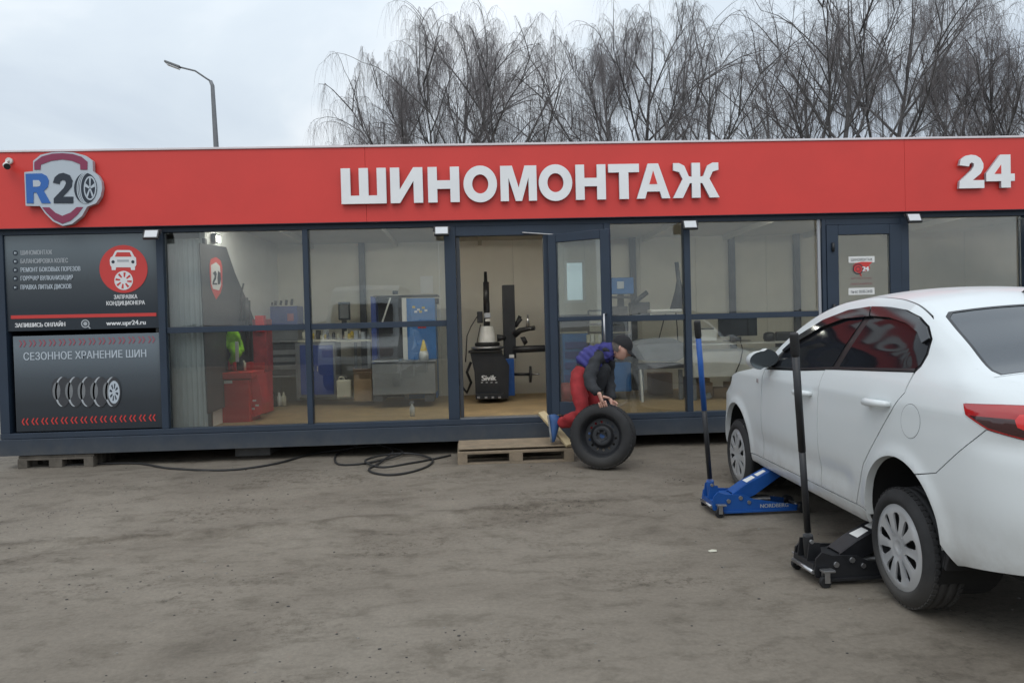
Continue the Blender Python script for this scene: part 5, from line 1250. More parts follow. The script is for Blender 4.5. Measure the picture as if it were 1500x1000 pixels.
# shoes: right one on its toes, left flat
def shoe(ank, toe_dir, up_):
    d = Vector(toe_dir).normalized(); u = Vector(up_); u = (u-d*u.dot(d)).normalized(); s_ = d.cross(u)
    secs = [(-.10, .034, .036, .0), (-.08, .046, .060, .008), (-.02, .048, .074, .016), (.04, .050, .056, .0), (.10, .056, .042, -.012), (.15, .050, .032, -.022), (.185, .028, .018, -.030)]
    b = MB(); n_ = 16; vs = []
    for x, w2, h2, zc in secs:
        for k in range(n_):
            a = 2*math.pi*k/n_; yy, zz2 = math.cos(a), math.sin(a)
            zz2 = max(zz2, -.75); vs.append(ank+d*x+s_*yy*w2+u*(zz2*h2+zc-.045))
    b.add(vs, [(i*n_+k, i*n_+(k+1) % n_, (i+1)*n_+(k+1) % n_, (i+1)*n_+k) for i in range(len(secs)-1) for k in range(n_)], True)
    b.add(vs[:n_], [tuple(range(n_))]); b.add(vs[-n_:], [tuple(range(n_))])
    sh_ = W(b, 'shoe', M['shoe'], man, 0)
    so_ = MB(); P_ = [(x, w2) for x, w2, _, _ in secs]
    out2 = [(x, w2+.004) for x, w2 in P_]+[(x, -w2-.004) for x, w2 in reversed(P_)]
    so_.prism(out2, lambda a, c, dd_: ank+d*a+s_*c+u*(-.078+dd_-.06*max(0, a)*.35), 0, -.016); W(so_, 'sole', M['greymetal'], sh_)
ankR = J['anR']+Vector((-.035, 0, -.0)); shoe(ankR, (.10, -.18, -.97), (-.96, .05, -.1) if False else (.96, -.05, .12))
shoe(J['anL']+Vector((0, 0, -.03)), (.93, -.2, -.03), (0, 0, 1))
# ------------------------------------------------------------------ inside the workshop
def B(root, name, m, px0, py0, px1, py1, Y, dep, bev=.004, label=None):
    """a box whose front face stands at depth Y and spans the given corners"""
    a, c = at(px0, py1, Y), at(px1, py0, Y); mb = MB().bb(a.x, c.x, Y, Y+dep, a.z, c.z)
    return W(mb, name, m, root, bev, label)
def root(name, px, py, Y, lab, cat, group=None):
    p_ = at(px, py, Y); return empty(name, (p_.x, Y, p_.z), 0, lab, cat, group)
def tubepx(r_, name, m, pts, rad, n_=10, label=None):
    return W(MB().tube([at(*q) for q in pts], rad, n_), name, m, r_, 0, label)
# dark banner with the emblem on the left wall
bn = empty('wall_banner', (XL, 10, .5), 0, 'dark banner with shield emblem hanging on the left inner wall', 'banner')
P_ = [atx(px, py, XL+.02) for px, py in ((291, 356), (330, 362), (343, 400), (357, 432), (380, 490), (380, 575), (303, 606))]
b = MB(); b.prism([(v.y, v.z) for v in P_], lambda u, v, d: Vector((XL+.02+d, u, v)), 0, .012); W(b, 'cloth', mat('banner_print', (.055, .057, .065), .55, 0, .25, 2), bn)
def bw(name, pts, m, d=.014):
    q = [atx(280+px*.3, 330+py*.3, XL+.02) for px, py in pts]; b = MB(); b.prism([(v.y, v.z) for v in q], lambda u, v, dd_: Vector((XL+.02+dd_, u, v)), d, d+.001); W(b, name, m, bn)
bw('emblem', [(84, 190), (90, 165), (115, 155), (138, 172), (146, 200), (146, 300), (138, 330), (116, 362), (98, 325), (90, 300), (84, 240)], M['ink_red'])
bw('emblem', [(90, 195), (115, 180), (134, 200), (140, 290), (130, 318), (100, 310), (92, 285)], M['ink_white'], .0155)
bw('emblem', [(98, 235), (110, 222), (118, 235), (114, 262), (104, 282), (120, 282), (120, 290), (96, 290), (98, 275), (108, 250), (104, 240)], M['ink_dark'], .017)
bw('emblem', [(124, 222), (136, 232), (139, 262), (134, 286), (124, 290), (121, 256)], M['ink_dark'], .017)
# red parts washer
rw = root('parts_washer', 345, 620, 9.15, 'red parts washer cabinet with clutter on top, near the ribbed partition', 'parts washer')
B(rw, 'cabinet', M['redmach'], 318, 556, 364, 622, 9.15, .45)
B(rw, 'lid', M['redmach'], 311, 545, 368, 556, 9.10, .55, .006)
a, c = at(366, 560, 9.3), at(384, 616, 9.3)
b = MB(); b.prism([(at(366, 552, 9.3).x, at(366, 552, 9.3).z), (at(378, 548, 9.3).x, at(378, 548, 9.3).z), (at(387, 590, 9.3).x, at(387, 590, 9.3).z), (at(384, 606, 9.3).x, at(384, 606, 9.3).z), (at(366, 612, 9.3).x, at(366, 612, 9.3).z)], lambda u, v, d: Vector((u, d, v)), 9.25, 9.6); W(b, 'side_tank', M['redmach'], rw, .006)
B(rw, 'label_plate', M['paper'], 318, 557, 340, 562, 9.148, .002, 0)
for q in ((370, 585), (374, 592), (368, 597)): B(rw, 'sticker', M['paper'], q[0], q[1], q[0]+5, q[1]+3, 9.245, .003, 0)
rc = root('upright_machine', 382, 600, 9.9, 'dark red upright machine behind the parts washer', 'machine')
B(rc, 'column', M['darkred'], 372, 467, 389, 545, 9.9, .3); B(rc, 'body', M['redmach'], 360, 530, 388, 606, 9.9, .35)
B(rc, 'control_box', M['redmach'], 374, 462, 386, 486, 9.86, .1); tubepx(rc, 'pipe', M['blackmetal'], [(361, 520, 9.85), (362, 470, 9.85), (360, 436, 9.85)], .03)
tubepx(rc, 'cylinder', M['blackmetal'], [(361, 470, 9.84), (361, 440, 9.84)], .05); tubepx(rc, 'hose', M['black'], [(352, 470, 9.8), (353, 430, 9.8), (357, 415, 9.8)], .012)
hv = root('hi_vis_jacket', 343, 500, 9.4, 'bright green work jacket hanging over the red parts washer', 'jacket')
vsm = skin_mesh([at(340, 475, 9.35), at(343, 490, 9.35), at(344, 510, 9.35), at(343, 532, 9.35), at(333, 500, 9.33), at(328, 512, 9.33), at(352, 500, 9.37), at(355, 515, 9.37)], [(0, 1), (1, 2), (2, 3), (1, 4), (4, 5), (1, 6), (6, 7)], [.05, .085, .08, .07, .05, .04, .05, .04], 2)
for v in vsm.vertices: v.co += v.normal*.05*noise.noise(v.co*9)
vsm.materials.clear(); vsm.materials.append(M['green']); local(hv, link(bpy.data.objects.new('cloth', vsm)))
B(hv, 'reflective_stripe', M['whiteplast'], 345, 500, 349, 530, 9.24, .01)
rr2 = random.Random(3)
ORD = 'first second third fourth fifth sixth seventh eighth ninth tenth eleventh twelfth thirteenth fourteenth fifteenth sixteenth seventeenth eighteenth nineteenth twentieth'.split()
for k in range(16):
    px, py = 316+k*2.8, 543; h_ = rr2.uniform(8, 24); w_ = rr2.uniform(3, 7); nm_, mm_, dsc = rr2.choice((('spray_can', 'darkred', 'dark red'), ('bottle', 'blackmetal', 'black'), ('bottle', 'cream', 'cream'), ('tin', 'redmach', 'red'), ('spray_can', 'steel', 'silver'), ('bottle', 'darkgrey', 'grey')))
    Y = 9.16+.028*((k*7) % 16)
    p0, p1 = at(px, py, Y), at(px, py-h_, Y); rad_ = w_/2/1100*9.3
    b = MB(); hh = p1.z-p0.z; b.lathe([(0, 0), (rad_, 0), (rad_, hh*.75), (rad_*.45, hh*.85), (rad_*.45, hh), (0, hh)], (p0.x, Y, p0.z+.004), (0, 0, 1), 12)
    b.build(nm_, M[mm_], label='small %s %s, %s from the left on top of the red parts washer' % (dsc, nm_.replace('_', ' '), ORD[k]), cat=nm_.replace('_', ' '), group='cans and bottles on the red parts washer')
# blue tool panel above the grey bench
tp = root('tool_cabinet', 410, 482, 11.4, 'dark blue tool cabinet with tools on top at the back wall', 'cabinet')
B(tp, 'body', M['navy'], 385, 448, 435, 476, 11.4, .4); B(tp, 'shelf', M['greymetal'], 384, 482, 436, 499, 11.4, .4)
for px in (389, 397, 403, 411, 419, 427): tubepx(tp, 'tool', M['black'], [(px, 447, 11.5), (px+1, rr2.uniform(436, 444), 11.5)], .02, 6)
B(tp, 'sticker', M['ink_rose'], 421, 459, 430, 470, 11.397, .002, 0)
for y in (455, 462, 469): B(tp, 'drawer_edge', M['blackmetal'], 388, y, 418, y+.8, 11.395, .004, 0)
wb = root('workbench', 412, 585, 11.0, 'grey steel workbench with drawers between the red machine and the blue lockers', 'workbench')
B(wb, 'bench_top', M['greymetal'], 386, 498, 440, 502, 10.95, .75); B(wb, 'drawer_unit', M['darkgrey'], 391, 503, 436, 549, 11.0, .6)
for y in (512, 523, 534): B(wb, 'drawer_front', M['greymetal'], 393, y, 434, y+8, 10.985, .012)
for px in (388, 436): B(wb, 'leg', M['greymetal'], px-1.5, 502, px+1.5, 585, 10.96, .06)
B(wb, 'shelf', M['greymetal'], 390, 549, 436, 553, 11.0, .6)
for i, px in enumerate((394, 402, 408, 414)):
    p0 = at(px, 580, 10.95); b = MB(); b.lathe([(0, 0), (.035, 0), (.035, .13), (.015, .16), (.015, .2), (0, .2)], (p0.x, 10.95+.02*i, .452), (0, 0, 1), 12)
    b.build('oil_bottle', M[('cream', 'black', 'whiteplast', 'cream')[i]], label=['cream oil bottle leftmost on the floor under the grey workbench', 'black oil bottle second from left under the grey workbench', 'white oil bottle third from left under the grey workbench', 'cream oil bottle rightmost under the grey workbench'][i], cat='bottle', group='oil bottles under the workbench')
lk = root('blue_lockers', 462, 582, 10.9, 'dark blue two door locker behind the mullion of the big left windows', 'locker')
B(lk, 'carcass', M['greymetal'], 438, 501, 490, 582, 10.92, .5)
B(lk, 'door', M['navy'], 441, 505, 461, 578, 10.895, .022); B(lk, 'door', M['navy'], 463, 505, 487, 578, 10.895, .022)
for px in (459, 465): B(lk, 'handle', M['steel'], px-.7, 536, px+.7, 544, 10.88, .012)
B(lk, 'shelf_top', M['cream'], 436, 497, 492, 501, 10.9, .55)
# clutter on the shelf top
for k in range(20):
    px = 437+k*5.2+rr2.uniform(-1, 1); Y = 11.0+.35*rr2.random(); h_ = rr2.uniform(5, 14); w_ = rr2.uniform(3, 6)
    if px > 545: break
    cn = rr2.choice(('cream', 'whiteplast', 'yellow', 'card', 'darkgrey', 'steel')); p0, p1 = at(px, 497, 10.95), at(px, 497-h_, 10.95); wd_ = w_/1100*11
    kind_ = rr2.choice(('box', 'jar'))
    b = MB(); 
    if kind_ == 'box': b.box((p0.x, Y, p0.z+(p1.z-p0.z)/2+.004), (wd_, .08, p1.z-p0.z)); nm_ = 'parts_box'
    else: b.lathe([(0, 0), (wd_/2, 0), (wd_/2, .8*(p1.z-p0.z)), (wd_*.35, .82*(p1.z-p0.z)), (wd_*.35, p1.z-p0.z), (0, p1.z-p0.z)], (p0.x, Y, p0.z+.004), (0, 0, 1), 12); nm_ = 'jar'
    b.build(nm_, M[cn], bevel=.003 if kind_ == 'box' else 0, label='small %s %s, %s from the left in the row along the back shelf' % ({'cream': 'cream', 'whiteplast': 'white', 'yellow': 'yellow', 'card': 'brown', 'darkgrey': 'dark grey', 'steel': 'silver'}[cn], nm_.replace('_', ' '), ORD[k]), cat='box' if kind_ == 'box' else 'jar', group='boxes and jars along the back shelf')
sh = root('wall_shelf', 515, 500, 11.2, 'long pale shelf along the back wall right of the lockers', 'shelf')
B(sh, 'board', M['cream'], 492, 497, 545, 501, 10.95, .75); B(sh, 'leg', M['greymetal'], 540, 501, 543, 585, 10.97, .05); B(sh, 'leg', M['greymetal'], 520, 501, 522, 560, 11.5, .05)
tc_ = root('tablet_screen', 504, 470, 11.3, 'dark screen on a stand above the white jerrycan', 'screen')
B(tc_, 'screen', M['screen'], 496, 442, 512, 469, 11.3, .05); B(tc_, 'foot', M['blackmetal'], 501, 469, 507, 497, 11.3, .05); B(tc_, 'bezel', M['greymetal'], 498, 446, 510, 466, 11.296, .003, 0)
jc = root('jerrycan', 504, 585, 10.8, 'white plastic jerrycan on the floor right of the blue lockers', 'jerrycan')
B(jc, 'body', M['cream'], 493, 556, 514, 583, 10.8, .16, .02); tubepx(jc, 'cap', M['black'], [(508, 557, 10.88), (508, 553, 10.88)], .02); tubepx(jc, 'grip', M['cream'], [(496, 557, 10.88), (497, 552, 10.88), (503, 552, 10.88), (504, 557, 10.88)], .01, 8)
cb_ = root('cardboard_box', 531, 588, 10.7, 'brown cardboard box standing between the jerrycan and the grey tank', 'box')
B(cb_, 'carton', M['card'], 519, 545, 544, 588, 10.7, .3, .004); a = at(517, 545, 10.7); c = at(544, 545, 10.7)
W(MB().add([(a.x, 10.7, a.z), (c.x, 10.7, a.z), (c.x+.03, 10.58, a.z+.05), (a.x+.02, 10.58, a.z+.06)], [(0, 1, 2, 3)]), 'flap', M['card'], cb_)
gt = root('grey_tank', 591, 588, 10.2, 'wide grey steel water test tank on two feet', 'tank')
B(gt, 'tank', M['greymetal'], 546, 530, 637, 579, 10.2, .6, .008); B(gt, 'rim', M['steel'], 544, 527, 584, 531, 10.18, .64, .003); B(gt, 'rim', M['greymetal'], 584, 528, 638, 531, 10.18, .64, .003)
for px in (554, 629): B(gt, 'foot', M['darkgrey'], px-7, 578, px+7, 588, 10.22, .5)
yc = root('funnel_bottle', 621, 528, 10.3, 'white bottle with yellow cone top on the grey tank', 'bottle')
p0 = at(621, 528, 10.35); W(MB().lathe([(0, 0), (.065, 0), (.065, .09), (.05, .13), (.0, .13)], (p0.x, 10.35, p0.z+.004), (0, 0, 1), 16), 'bottle', M['whiteplast'], yc)
W(MB().lathe([(.05, .13), (.012, .28), (0, .285)], (p0.x, 10.35, p0.z+.004), (0, 0, 1), 16), 'cone', M['yellow'], yc)
B(yc, 'cup', M['bluecab'], 602, 517, 612, 527, 10.3, .08, .004)
bc = root('blue_cabinet', 592, 530, 10.9, 'tall bright blue cabinet with its dark left half open', 'cabinet')
B(bc, 'back_panel', M['black'], 550, 436, 594, 582, 11.15, .04); B(bc, 'side_panel', M['navy'], 547, 434, 550, 584, 10.9, .5)
B(bc, 'top_panel', M['blackmetal'], 546, 431, 641, 435, 10.85, .55, .004); B(bc, 'door', M['bluecab'], 596, 436, 637, 584, 10.88, .5, .006, 'bright blue door with faded stickers')
B(bc, 'edge_strip', M['whiteplast'], 592.5, 436, 595, 584, 10.87, .3)
W(MB().bar(at(572, 436, 10.86), at(559, 475, 10.86), .03, .02), 'diagonal_strut', M['whiteplast'], bc)
for q, cc_ in (((604, 448), 'yellow'), ((611, 452), 'paper'), ((618, 449), 'yellow'), ((607, 455), 'paper'), ((614, 455), 'yellow'), ((622, 453), 'paper')): B(bc, 'sticker', M[cc_], q[0], q[1], q[0]+4, q[1]+3, 10.876, .003, 0)
B(bc, 'sticker', M['redmach'], 612, 475, 624, 481, 10.876, .003, 0)
tubepx(bc, 'lamp', M['black'], [(579, 431, 10.95), (579, 426, 10.95)], .04); tubepx(bc, 'knob', M['black'], [(640, 437, 10.9), (640, 445, 10.9)], .03)
pb = root('wall_notice', 631, 420, 11.89, 'pale paper notice on the back wall above the blue cabinet', 'notice')
B(pb, 'sheet', M['paper'], 616, 404, 634, 430, 11.88, .004, 0)
sb = root('spray_bottle', 604, 612, 9.3, 'small white spray bottle standing on the plywood floor near the window', 'bottle')
p0 = at(604, 611, 9.2); b = MB(); b.lathe([(0, 0), (.030, 0), (.032, .10), (.014, .135), (.014, .15), (0, .15)], (p0.x, 9.2, .452), (0, 0, 1), 14); W(b, 'bottle', M['whiteplast'], sb)
W(MB().box((p0.x, 9.2, .62), (.05, .025, .03)).box((p0.x-.03, 9.2, .605), (.012, .015, .03)), 'trigger', M['greymetal'], sb)
# tyre changer seen in the doorway
ty = root('tyre_changer', 718, 582, 10.6, 'black tyre changer with blue gas column standing in the open doorway view', 'tyre changer')
YT = 10.6
q = [(688, 514), (734, 514), (746, 535), (745, 583), (697, 584), (695, 545)]
b = MB(); b.prism([(at(x, y, YT).x, at(x, y, YT).z) for x, y in q], lambda u, v, d: Vector((u, d, v)), YT, YT+.6); W(b, 'cabinet', M['blackmetal'], ty, .01)
B(ty, 'pedal_box', M['blackmetal'], 697, 576, 738, 585, YT-.12, .12); 
for px in (701, 712, 722, 732): B(ty, 'pedal', M['steel'], px-2, 581, px+2, 583.5, YT-.2, .08, .002)
b = MB(); text_mb(b, 'Sivik', at(716, 557, YT-.004), UX, UZ, .105, 'CENTER', .006, width=.20); W(b, 'lettering', M['ink_white'], ty)
for px in (706, 713, 720, 727): B(ty, 'print_dash', M['ink_white'], px-1.5, 559.5, px+1.5, 560.5, YT-.003, .001, 0)
B(ty, 'column', M['blue'], 737, 525, 753, 580, YT+.15, .2, .01); B(ty, 'tower', M['blackmetal'], 738.5, 417, 753.5, 525, YT+.25, .18, .006); B(ty, 'data_plate', M['paper'], 746, 519, 753, 524, YT+.14, .004, 0)
B(ty, 'rail', M['black'], 686, 513, 736, 517, YT-.05, .4)
p0 = at(714, 509, YT+.25); b = MB(); b.lathe([(0, 0), (.20, 0), (.235, .02), (.235, .045), (.16, .055), (0, .055)], (p0.x, YT+.25, p0.z-.03), (0, 0, 1), 28); W(b, 'turntable', M['steel'], ty)
b = MB(); b.lathe([(.165, .06), (.165, .085), (.125, .09), (.105, .26), (.085, .34), (0, .34)], (p0.x, YT+.25, p0.z-.03), (0, 0, 1), 24); W(b, 'centring_cone', M['whiteplast'], ty)
b = MB(); b.lathe([(.15, .05), (.18, .06), (.18, .10), (.14, .11)], (p0.x, YT+.25, p0.z-.03), (0, 0, 1), 24); W(b, 'clamp_ring', M['black'], ty)
tubepx(ty, 'mount_arm', M['blackmetal'], [(713, 480, YT+.25), (713, 445, YT+.25), (712, 430, YT+.25), (711, 398, YT+.25)], [.05, .045, .035, .022])
tubepx(ty, 'mount_arm', M['blackmetal'], [(712.5, 455, YT+.25), (712, 413, YT+.25)], .045)
B(ty, 'valve_block', M['blackmetal'], 699, 456, 707, 473, YT+.2, .12, .01); B(ty, 'bright_collar', M['steel'], 709, 458, 719, 466, YT+.12, .12, .01); B(ty, 'white_collar', M['whiteplast'], 711, 467, 718, 471, YT+.1, .12, .004)
tubepx(ty, 'air_hose', M['hose'], [(700, 462, YT+.2), (690, 478, YT+.2), (684, 492, YT+.25), (682, 530, YT+.3)], .009, 6); tubepx(ty, 'air_hose', M['hose'], [(704, 475, YT+.2), (700, 495, YT+.2), (697, 512, YT+.2)], .008, 6)
tubepx(ty, 'roller_arm', M['blackmetal'], [(754, 490, YT+.25), (762, 484, YT+.2), (771, 482, YT+.15), (783, 480, YT+.1)], [.05, .04, .035, .035])
tubepx(ty, 'roller_arm', M['blackmetal'], [(754, 478, YT+.3), (760, 470, YT+.3), (763, 466, YT+.3)], .035); tubepx(ty, 'roller', M['blackmetal'], [(765, 500, YT+.2), (771, 497, YT+.2)], [.07, .05], 14); tubepx(ty, 'spindle', M['steel'], [(773, 480, YT+.15), (773, 461, YT+.15)], [.03, .012])
tubepx(ty, 'roller', M['blackmetal'], [(728, 495, YT+.2), (741, 494, YT+.2)], [.055, .03], 14)
tubepx(ty, 'roller', M['black'], [(758, 470, YT+.3), (762, 463, YT+.3)], [.02, .03], 8)
tubepx(ty, 'cross_arm', M['blackmetal'], [(752, 512, YT+.15), (798, 510, YT+.15)], .05, 12); tubepx(ty, 'side_shaft', M['blackmetal'], [(753, 548, YT+.2), (776, 548, YT+.2)], .022); tubepx(ty, 'side_disc', M['blackmetal'], [(775.5, 548, YT+.2), (778.5, 548, YT+.2)], .12, 20); tubepx(ty, 'side_shaft', M['steel'], [(778, 548, YT+.2), (790, 548, YT+.2)], .014)
# floor bits behind
rl = root('hose_pile', 690, 575, 11.2, 'black hose and fittings piled left of the tyre changer', 'hoses')
tubepx(rl, 'hose', M['hose'], [(660, 520, 11), (668, 535, 11), (672, 560, 11.1), (684, 575, 11.1), (690, 560, 11), (684, 545, 11), (690, 530, 11)], .02, 6)
# blue/black wheel trolley seen through the open leaf
st = root('tool_trolley', 860, 560, 10.4, 'black tool trolley with wire top seen through the open door leaf', 'tool trolley')
B(st, 'drawer_case', M['blackmetal'], 822, 460, 862, 486, 10.6, .4); B(st, 'drawer_case', M['bluecab'], 826, 488, 864, 575, 10.6, .4); 
for y in (500, 514, 530, 548): B(st, 'drawer_front', M['navy'], 828, y, 862, y+11, 10.585, .014)
for px in (862, 882): tubepx(st, 'rack_post', M['black'], [(px, 455, 10.5), (px, 520, 10.5)], .015, 6)
for y in (455, 462, 475, 487): tubepx(st, 'rack_rail', M['black'], [(862, y, 10.5), (882, y, 10.5)], .012, 6)
for px, c_ in ((862, 'cream'), (868, 'paper'), (874, 'cream'), (879, 'whiteplast')): B(st, 'bottle', M[c_], px-2.3, 490, px+2.3, 502, 10.45, .06, .006)
tr2 = root('red_bucket', 832, 555, 10.3, 'dark red bucket on the floor seen through the open door leaf', 'bucket'); p0 = at(832, 560, 10.3)
W(MB().lathe([(0, 0), (.10, 0), (.13, .26), (.12, .26), (.095, .01)], (p0.x, 10.3, .452), (0, 0, 1), 18), 'bucket', M['darkred'], tr2)
# wheel balancer with display
wbal = root('wheel_balancer', 915, 575, 10.3, 'wheel balancer with blue display behind the bending man', 'wheel balancer')
B(wbal, 'display_case', M['bluecab'], 893, 406, 928, 431, 10.5, .12, .01); B(wbal, 'screen', M['ink_pale'], 904, 412, 914, 423, 10.49, .01); B(wbal, 'stand', M['blackmetal'], 906, 431, 914, 460, 10.55, .08); B(wbal, 'tray', M['blackmetal'], 893, 433, 926, 437, 10.45, .25)
B(wbal, 'weights_tray', M['darkgrey'], 893, 448, 920, 486, 10.45, .3); B(wbal, 'housing', M['bluecab'], 895, 530, 925, 574, 10.4, .5, .02); B(wbal, 'housing', M['darkgrey'], 893, 488, 926, 530, 10.4, .5, .015)
tubepx(wbal, 'shaft', M['blackmetal'], [(928, 444, 10.4), (948, 428, 10.4)], .035); B(wbal, 'box', M['darkgrey'], 925, 442, 952, 470, 10.6, .2, .01)
ct = root('alignment_table', 970, 590, 10.2, 'grey wheel alignment table with pale hood behind the right window', 'machine')
a = at(935, 500, 10.2)
b = MB(); b.prism([(at(x, y, 10.2).x, at(x, y, 10.2).z) for x, y in ((932, 505), (945, 497), (985, 495), (1003, 503), (1004, 522), (990, 530), (945, 528))], lambda u, v, d: Vector((u, d, v)), 10.2, 10.7); W(b, 'hood', M['greymetal'], ct, .02)
B(ct, 'table', M['darkgrey'], 934, 533, 1002, 541, 10.15, .6, .006)
for px in (941, 998): B(ct, 'leg', M['greymetal'], px-2, 541, px+2, 592, 10.2, .06)
W(MB().bar(at(938, 541, 10.1), at(942, 598, 10.0), .025, .025), 'white_strut', M['whiteplast'], ct)
tubepx(ct, 'lamp_stem', M['blackmetal'], [(991, 384, 10.6), (994, 410, 10.6), (995, 425, 10.6), (990, 455, 10.6)], [.03, .03, .06, .09]); tubepx(ct, 'cable', M['hose'], [(975, 460, 10.5), (972, 470, 10.5), (965, 497, 10.5)], .008, 6); tubepx(ct, 'cable', M['hose'], [(990, 458, 10.5), (992, 480, 10.5), (993, 500, 10.5)], .008, 6)
B(ct, 'white_cover', M['whiteplast'], 952, 452, 1000, 458, 10.4, .3, .02)
bx = root('brown_crate', 970, 568, 11, 'brown cardboard carton under the grey alignment table', 'box'); B(bx, 'carton', M['card'], 955, 546, 985, 578, 11, .3)
# desk with monitor
dk = root('office_desk', 1060, 590, 10.0, 'white reception desk with monitor and papers behind the blue jack handle', 'desk')
B(dk, 'desk_top', M['whiteplast'], 1014, 500, 1190, 506, 9.95, .8, .006); B(dk, 'front_panel', M['whiteplast'], 1016, 507, 1190, 553, 10.0, .03, .004)
for px in (1018, 1100, 1185): B(dk, 'leg', M['greymetal'], px-2, 554, px+2, 592, 10.02, .5)
mn = root('monitor', 1082, 500, 10.3, 'wide black monitor with its back to the window on the white desk', 'monitor')
B(mn, 'screen', M['screen'], 1053, 463, 1109, 493, 10.25, .04, .006); B(mn, 'stand', M['blackmetal'], 1078, 493, 1086, 500, 10.27, .04); B(mn, 'foot', M['blackmetal'], 1066, 498, 1100, 500, 10.2, .2)
tubepx(mn, 'cable', M['hose'], [(1084, 497, 10.2), (1088, 512, 9.97), (1085, 528, 9.96), (1078, 545, 9.96), (1076, 560, 9.98)], .008, 6)
sp2 = root('desk_speaker', 1127, 500, 10.3, 'small round black speaker beside the monitor on the white desk', 'speaker'); p0 = at(1127, 500, 10.3)
W(MB().lathe([(0, 0), (.07, 0), (.085, .05), (.075, .11), (.03, .13), (0, .13)], (p0.x, 10.3, p0.z+.003), (0, 0, 1), 18), 'speaker', M['blackmetal'], sp2)
pp_ = root('printer', 1036, 500, 10.3, 'pale low printer at the left end of the white desk', 'printer'); B(pp_, 'body', M['whiteplast'], 1022, 483, 1050, 499.5, 10.2, .3, .01); B(pp_, 'paper_tray', M['greymetal'], 1026, 480, 1046, 483, 10.25, .2)
ch = root('storage_boxes', 1040, 590, 10.5, 'brown cartons piled under the white desk beyond the blue jack handle', 'boxes')
for q in ((1020, 560, 1044, 590), (1046, 568, 1066, 590), (1024, 553.5, 1040, 559.5), (1070, 560, 1092, 590)): B(ch, 'carton', M['card'], *q, 10.3, .3)
tubepx(ch, 'roll', M['whiteplast'], [(1035, 577, 10.2), (1038, 583, 10.2)], .05, 14)
of = root('office_chair', 1150, 560, 10.9, 'dark office chair behind the white desk near the car roof', 'chair')
B(of, 'backrest', M['blackmetal'], 1138, 485, 1166, 530, 10.9, .07, .02); B(of, 'seat', M['blackmetal'], 1136, 536, 1168, 544, 10.6, .4, .02); tubepx(of, 'stem', M['blackmetal'], [(1152, 545, 10.8), (1152, 575, 10.8)], .03)

# ------------------------------------------------------------------ bare birches behind the building
def make_tree(seed, H_=13.5, fork=.40, spread=1.0, nl=9, lean=0, droop=1.0, dens=1.0):
    rg_ = random.Random(seed); tr = MB(); br = MB(); tw = MB()
    def path(p, d, ln, seg, up, jit, up2=None):
        P = [p.copy()]; d = d.normalized(); up2 = up if up2 is None else up2
        for i in range(seg):
            d = (d+Vector((rg_.uniform(-jit, jit), rg_.uniform(-jit, jit), rg_.uniform(-jit, jit)*.5+up+(up2-up)*i/max(1, seg-1)))).normalized(); p = p+d*(ln/seg); P.append(p.copy())
        return P, d
    top = H_
    tp_, _ = path(Vector((0, 0, 0)), Vector((lean*.15, 0, 1)), H_*.93, 12, .06, .07)
    rad_ = [max(.02, .17*(1-i/12.5)**.8) for i in range(13)]; tr.tube(tp_, rad_, 9, False)
    def strand(p, ln, r=.006):
        d = Vector((rg_.uniform(-.45, .45), rg_.uniform(-.45, .45), .5-.6*droop)).normalized(); P = [p]; n_ = 4
        for i in range(n_):
            d = (d+Vector((rg_.uniform(-.12, .12), rg_.uniform(-.12, .12), -.75*droop))).normalized(); P.append(P[-1]+d*ln/n_)
        tw.tube(P, [r, r*.9, r*.8, r*.65, r*.5], 3, False, False); return P
    def sub(p, d, ln, r, lev):
        seg = 5 if lev else 7; P, _ = path(p, d, ln, seg, (.06, .12, .02)[lev], .13, (.02, -.12-.16*droop, -.25-.30*droop)[lev])
        (br if r > .018 else tw).tube(P, [r*(1-.75*i/seg) for i in range(seg+1)], 5 if r > .018 else 3, False, r > .018)
        for i in range(1, seg+1):
            dd2 = (P[i]-P[i-1]).normalized()
            if lev < 2 and i >= (2 if lev == 0 else 1):
                for _k in range(2 if lev == 0 else 1):
                    if rg_.random() < .66*dens:
                        a = rg_.uniform(0, 6.28); side_ = dd2.orthogonal().normalized(); side_.rotate(Matrix.Rotation(a, 3, dd2)); nd = (dd2*.9+side_*rg_.uniform(.45, .85)+Vector((0, 0, .25))).normalized()
                        sub(P[i], nd, ln*rg_.uniform(.34, .52), r*.45, lev+1)
            if (lev == 2 and i >= 2) or (lev == 1 and i >= 3) or (lev == 0 and i >= 6):
                if rg_.random() < .9:
                    for _k in range(int(5.2*dens)): strand(P[i]+Vector((rg_.uniform(-.05, .05), rg_.uniform(-.05, .05), 0)), rg_.uniform(.4, 1.5)*(.35+.65*droop), rg_.uniform(.0020, .0033))
    for k in range(nl):
        f = fork+(.93-fork)*(k/nl)**1.1; i = f*12; i0 = int(i); p = tp_[i0].lerp(tp_[min(i0+1, 12)], i-i0)
        az_ = k*2.4+rg_.uniform(-.5, .5); el_ = R(rg_.uniform(34, 58)+14*(k/nl)); d = Vector((math.cos(az_)*math.cos(el_)*spread, math.sin(az_)*math.cos(el_)*spread, math.sin(el_)))
        sub(p, d, (H_*.46)*(1-.62*k/nl)*rg_.uniform(.85, 1.15), .072*(1-.5*k/nl), 0)
    sub(tp_[-1], Vector((0, 0, 1)), H_*.12, .02, 1)
    return tr.mesh('trunk', M['bark']), br.mesh('branches', M['bark']), tw.mesh('twigs', M['twig'])
kinds = [make_tree(11, 13.2, .42, 1.0, 10, 0, 1.25, 1.0), make_tree(27, 13.5, .36, 1.05, 11, .5, 1.0, .95), make_tree(35, 14.0, .40, .85, 10, -.3, .75, .9), make_tree(52, 13.0, .38, 1.1, 9, .2, 1.35, .9)]

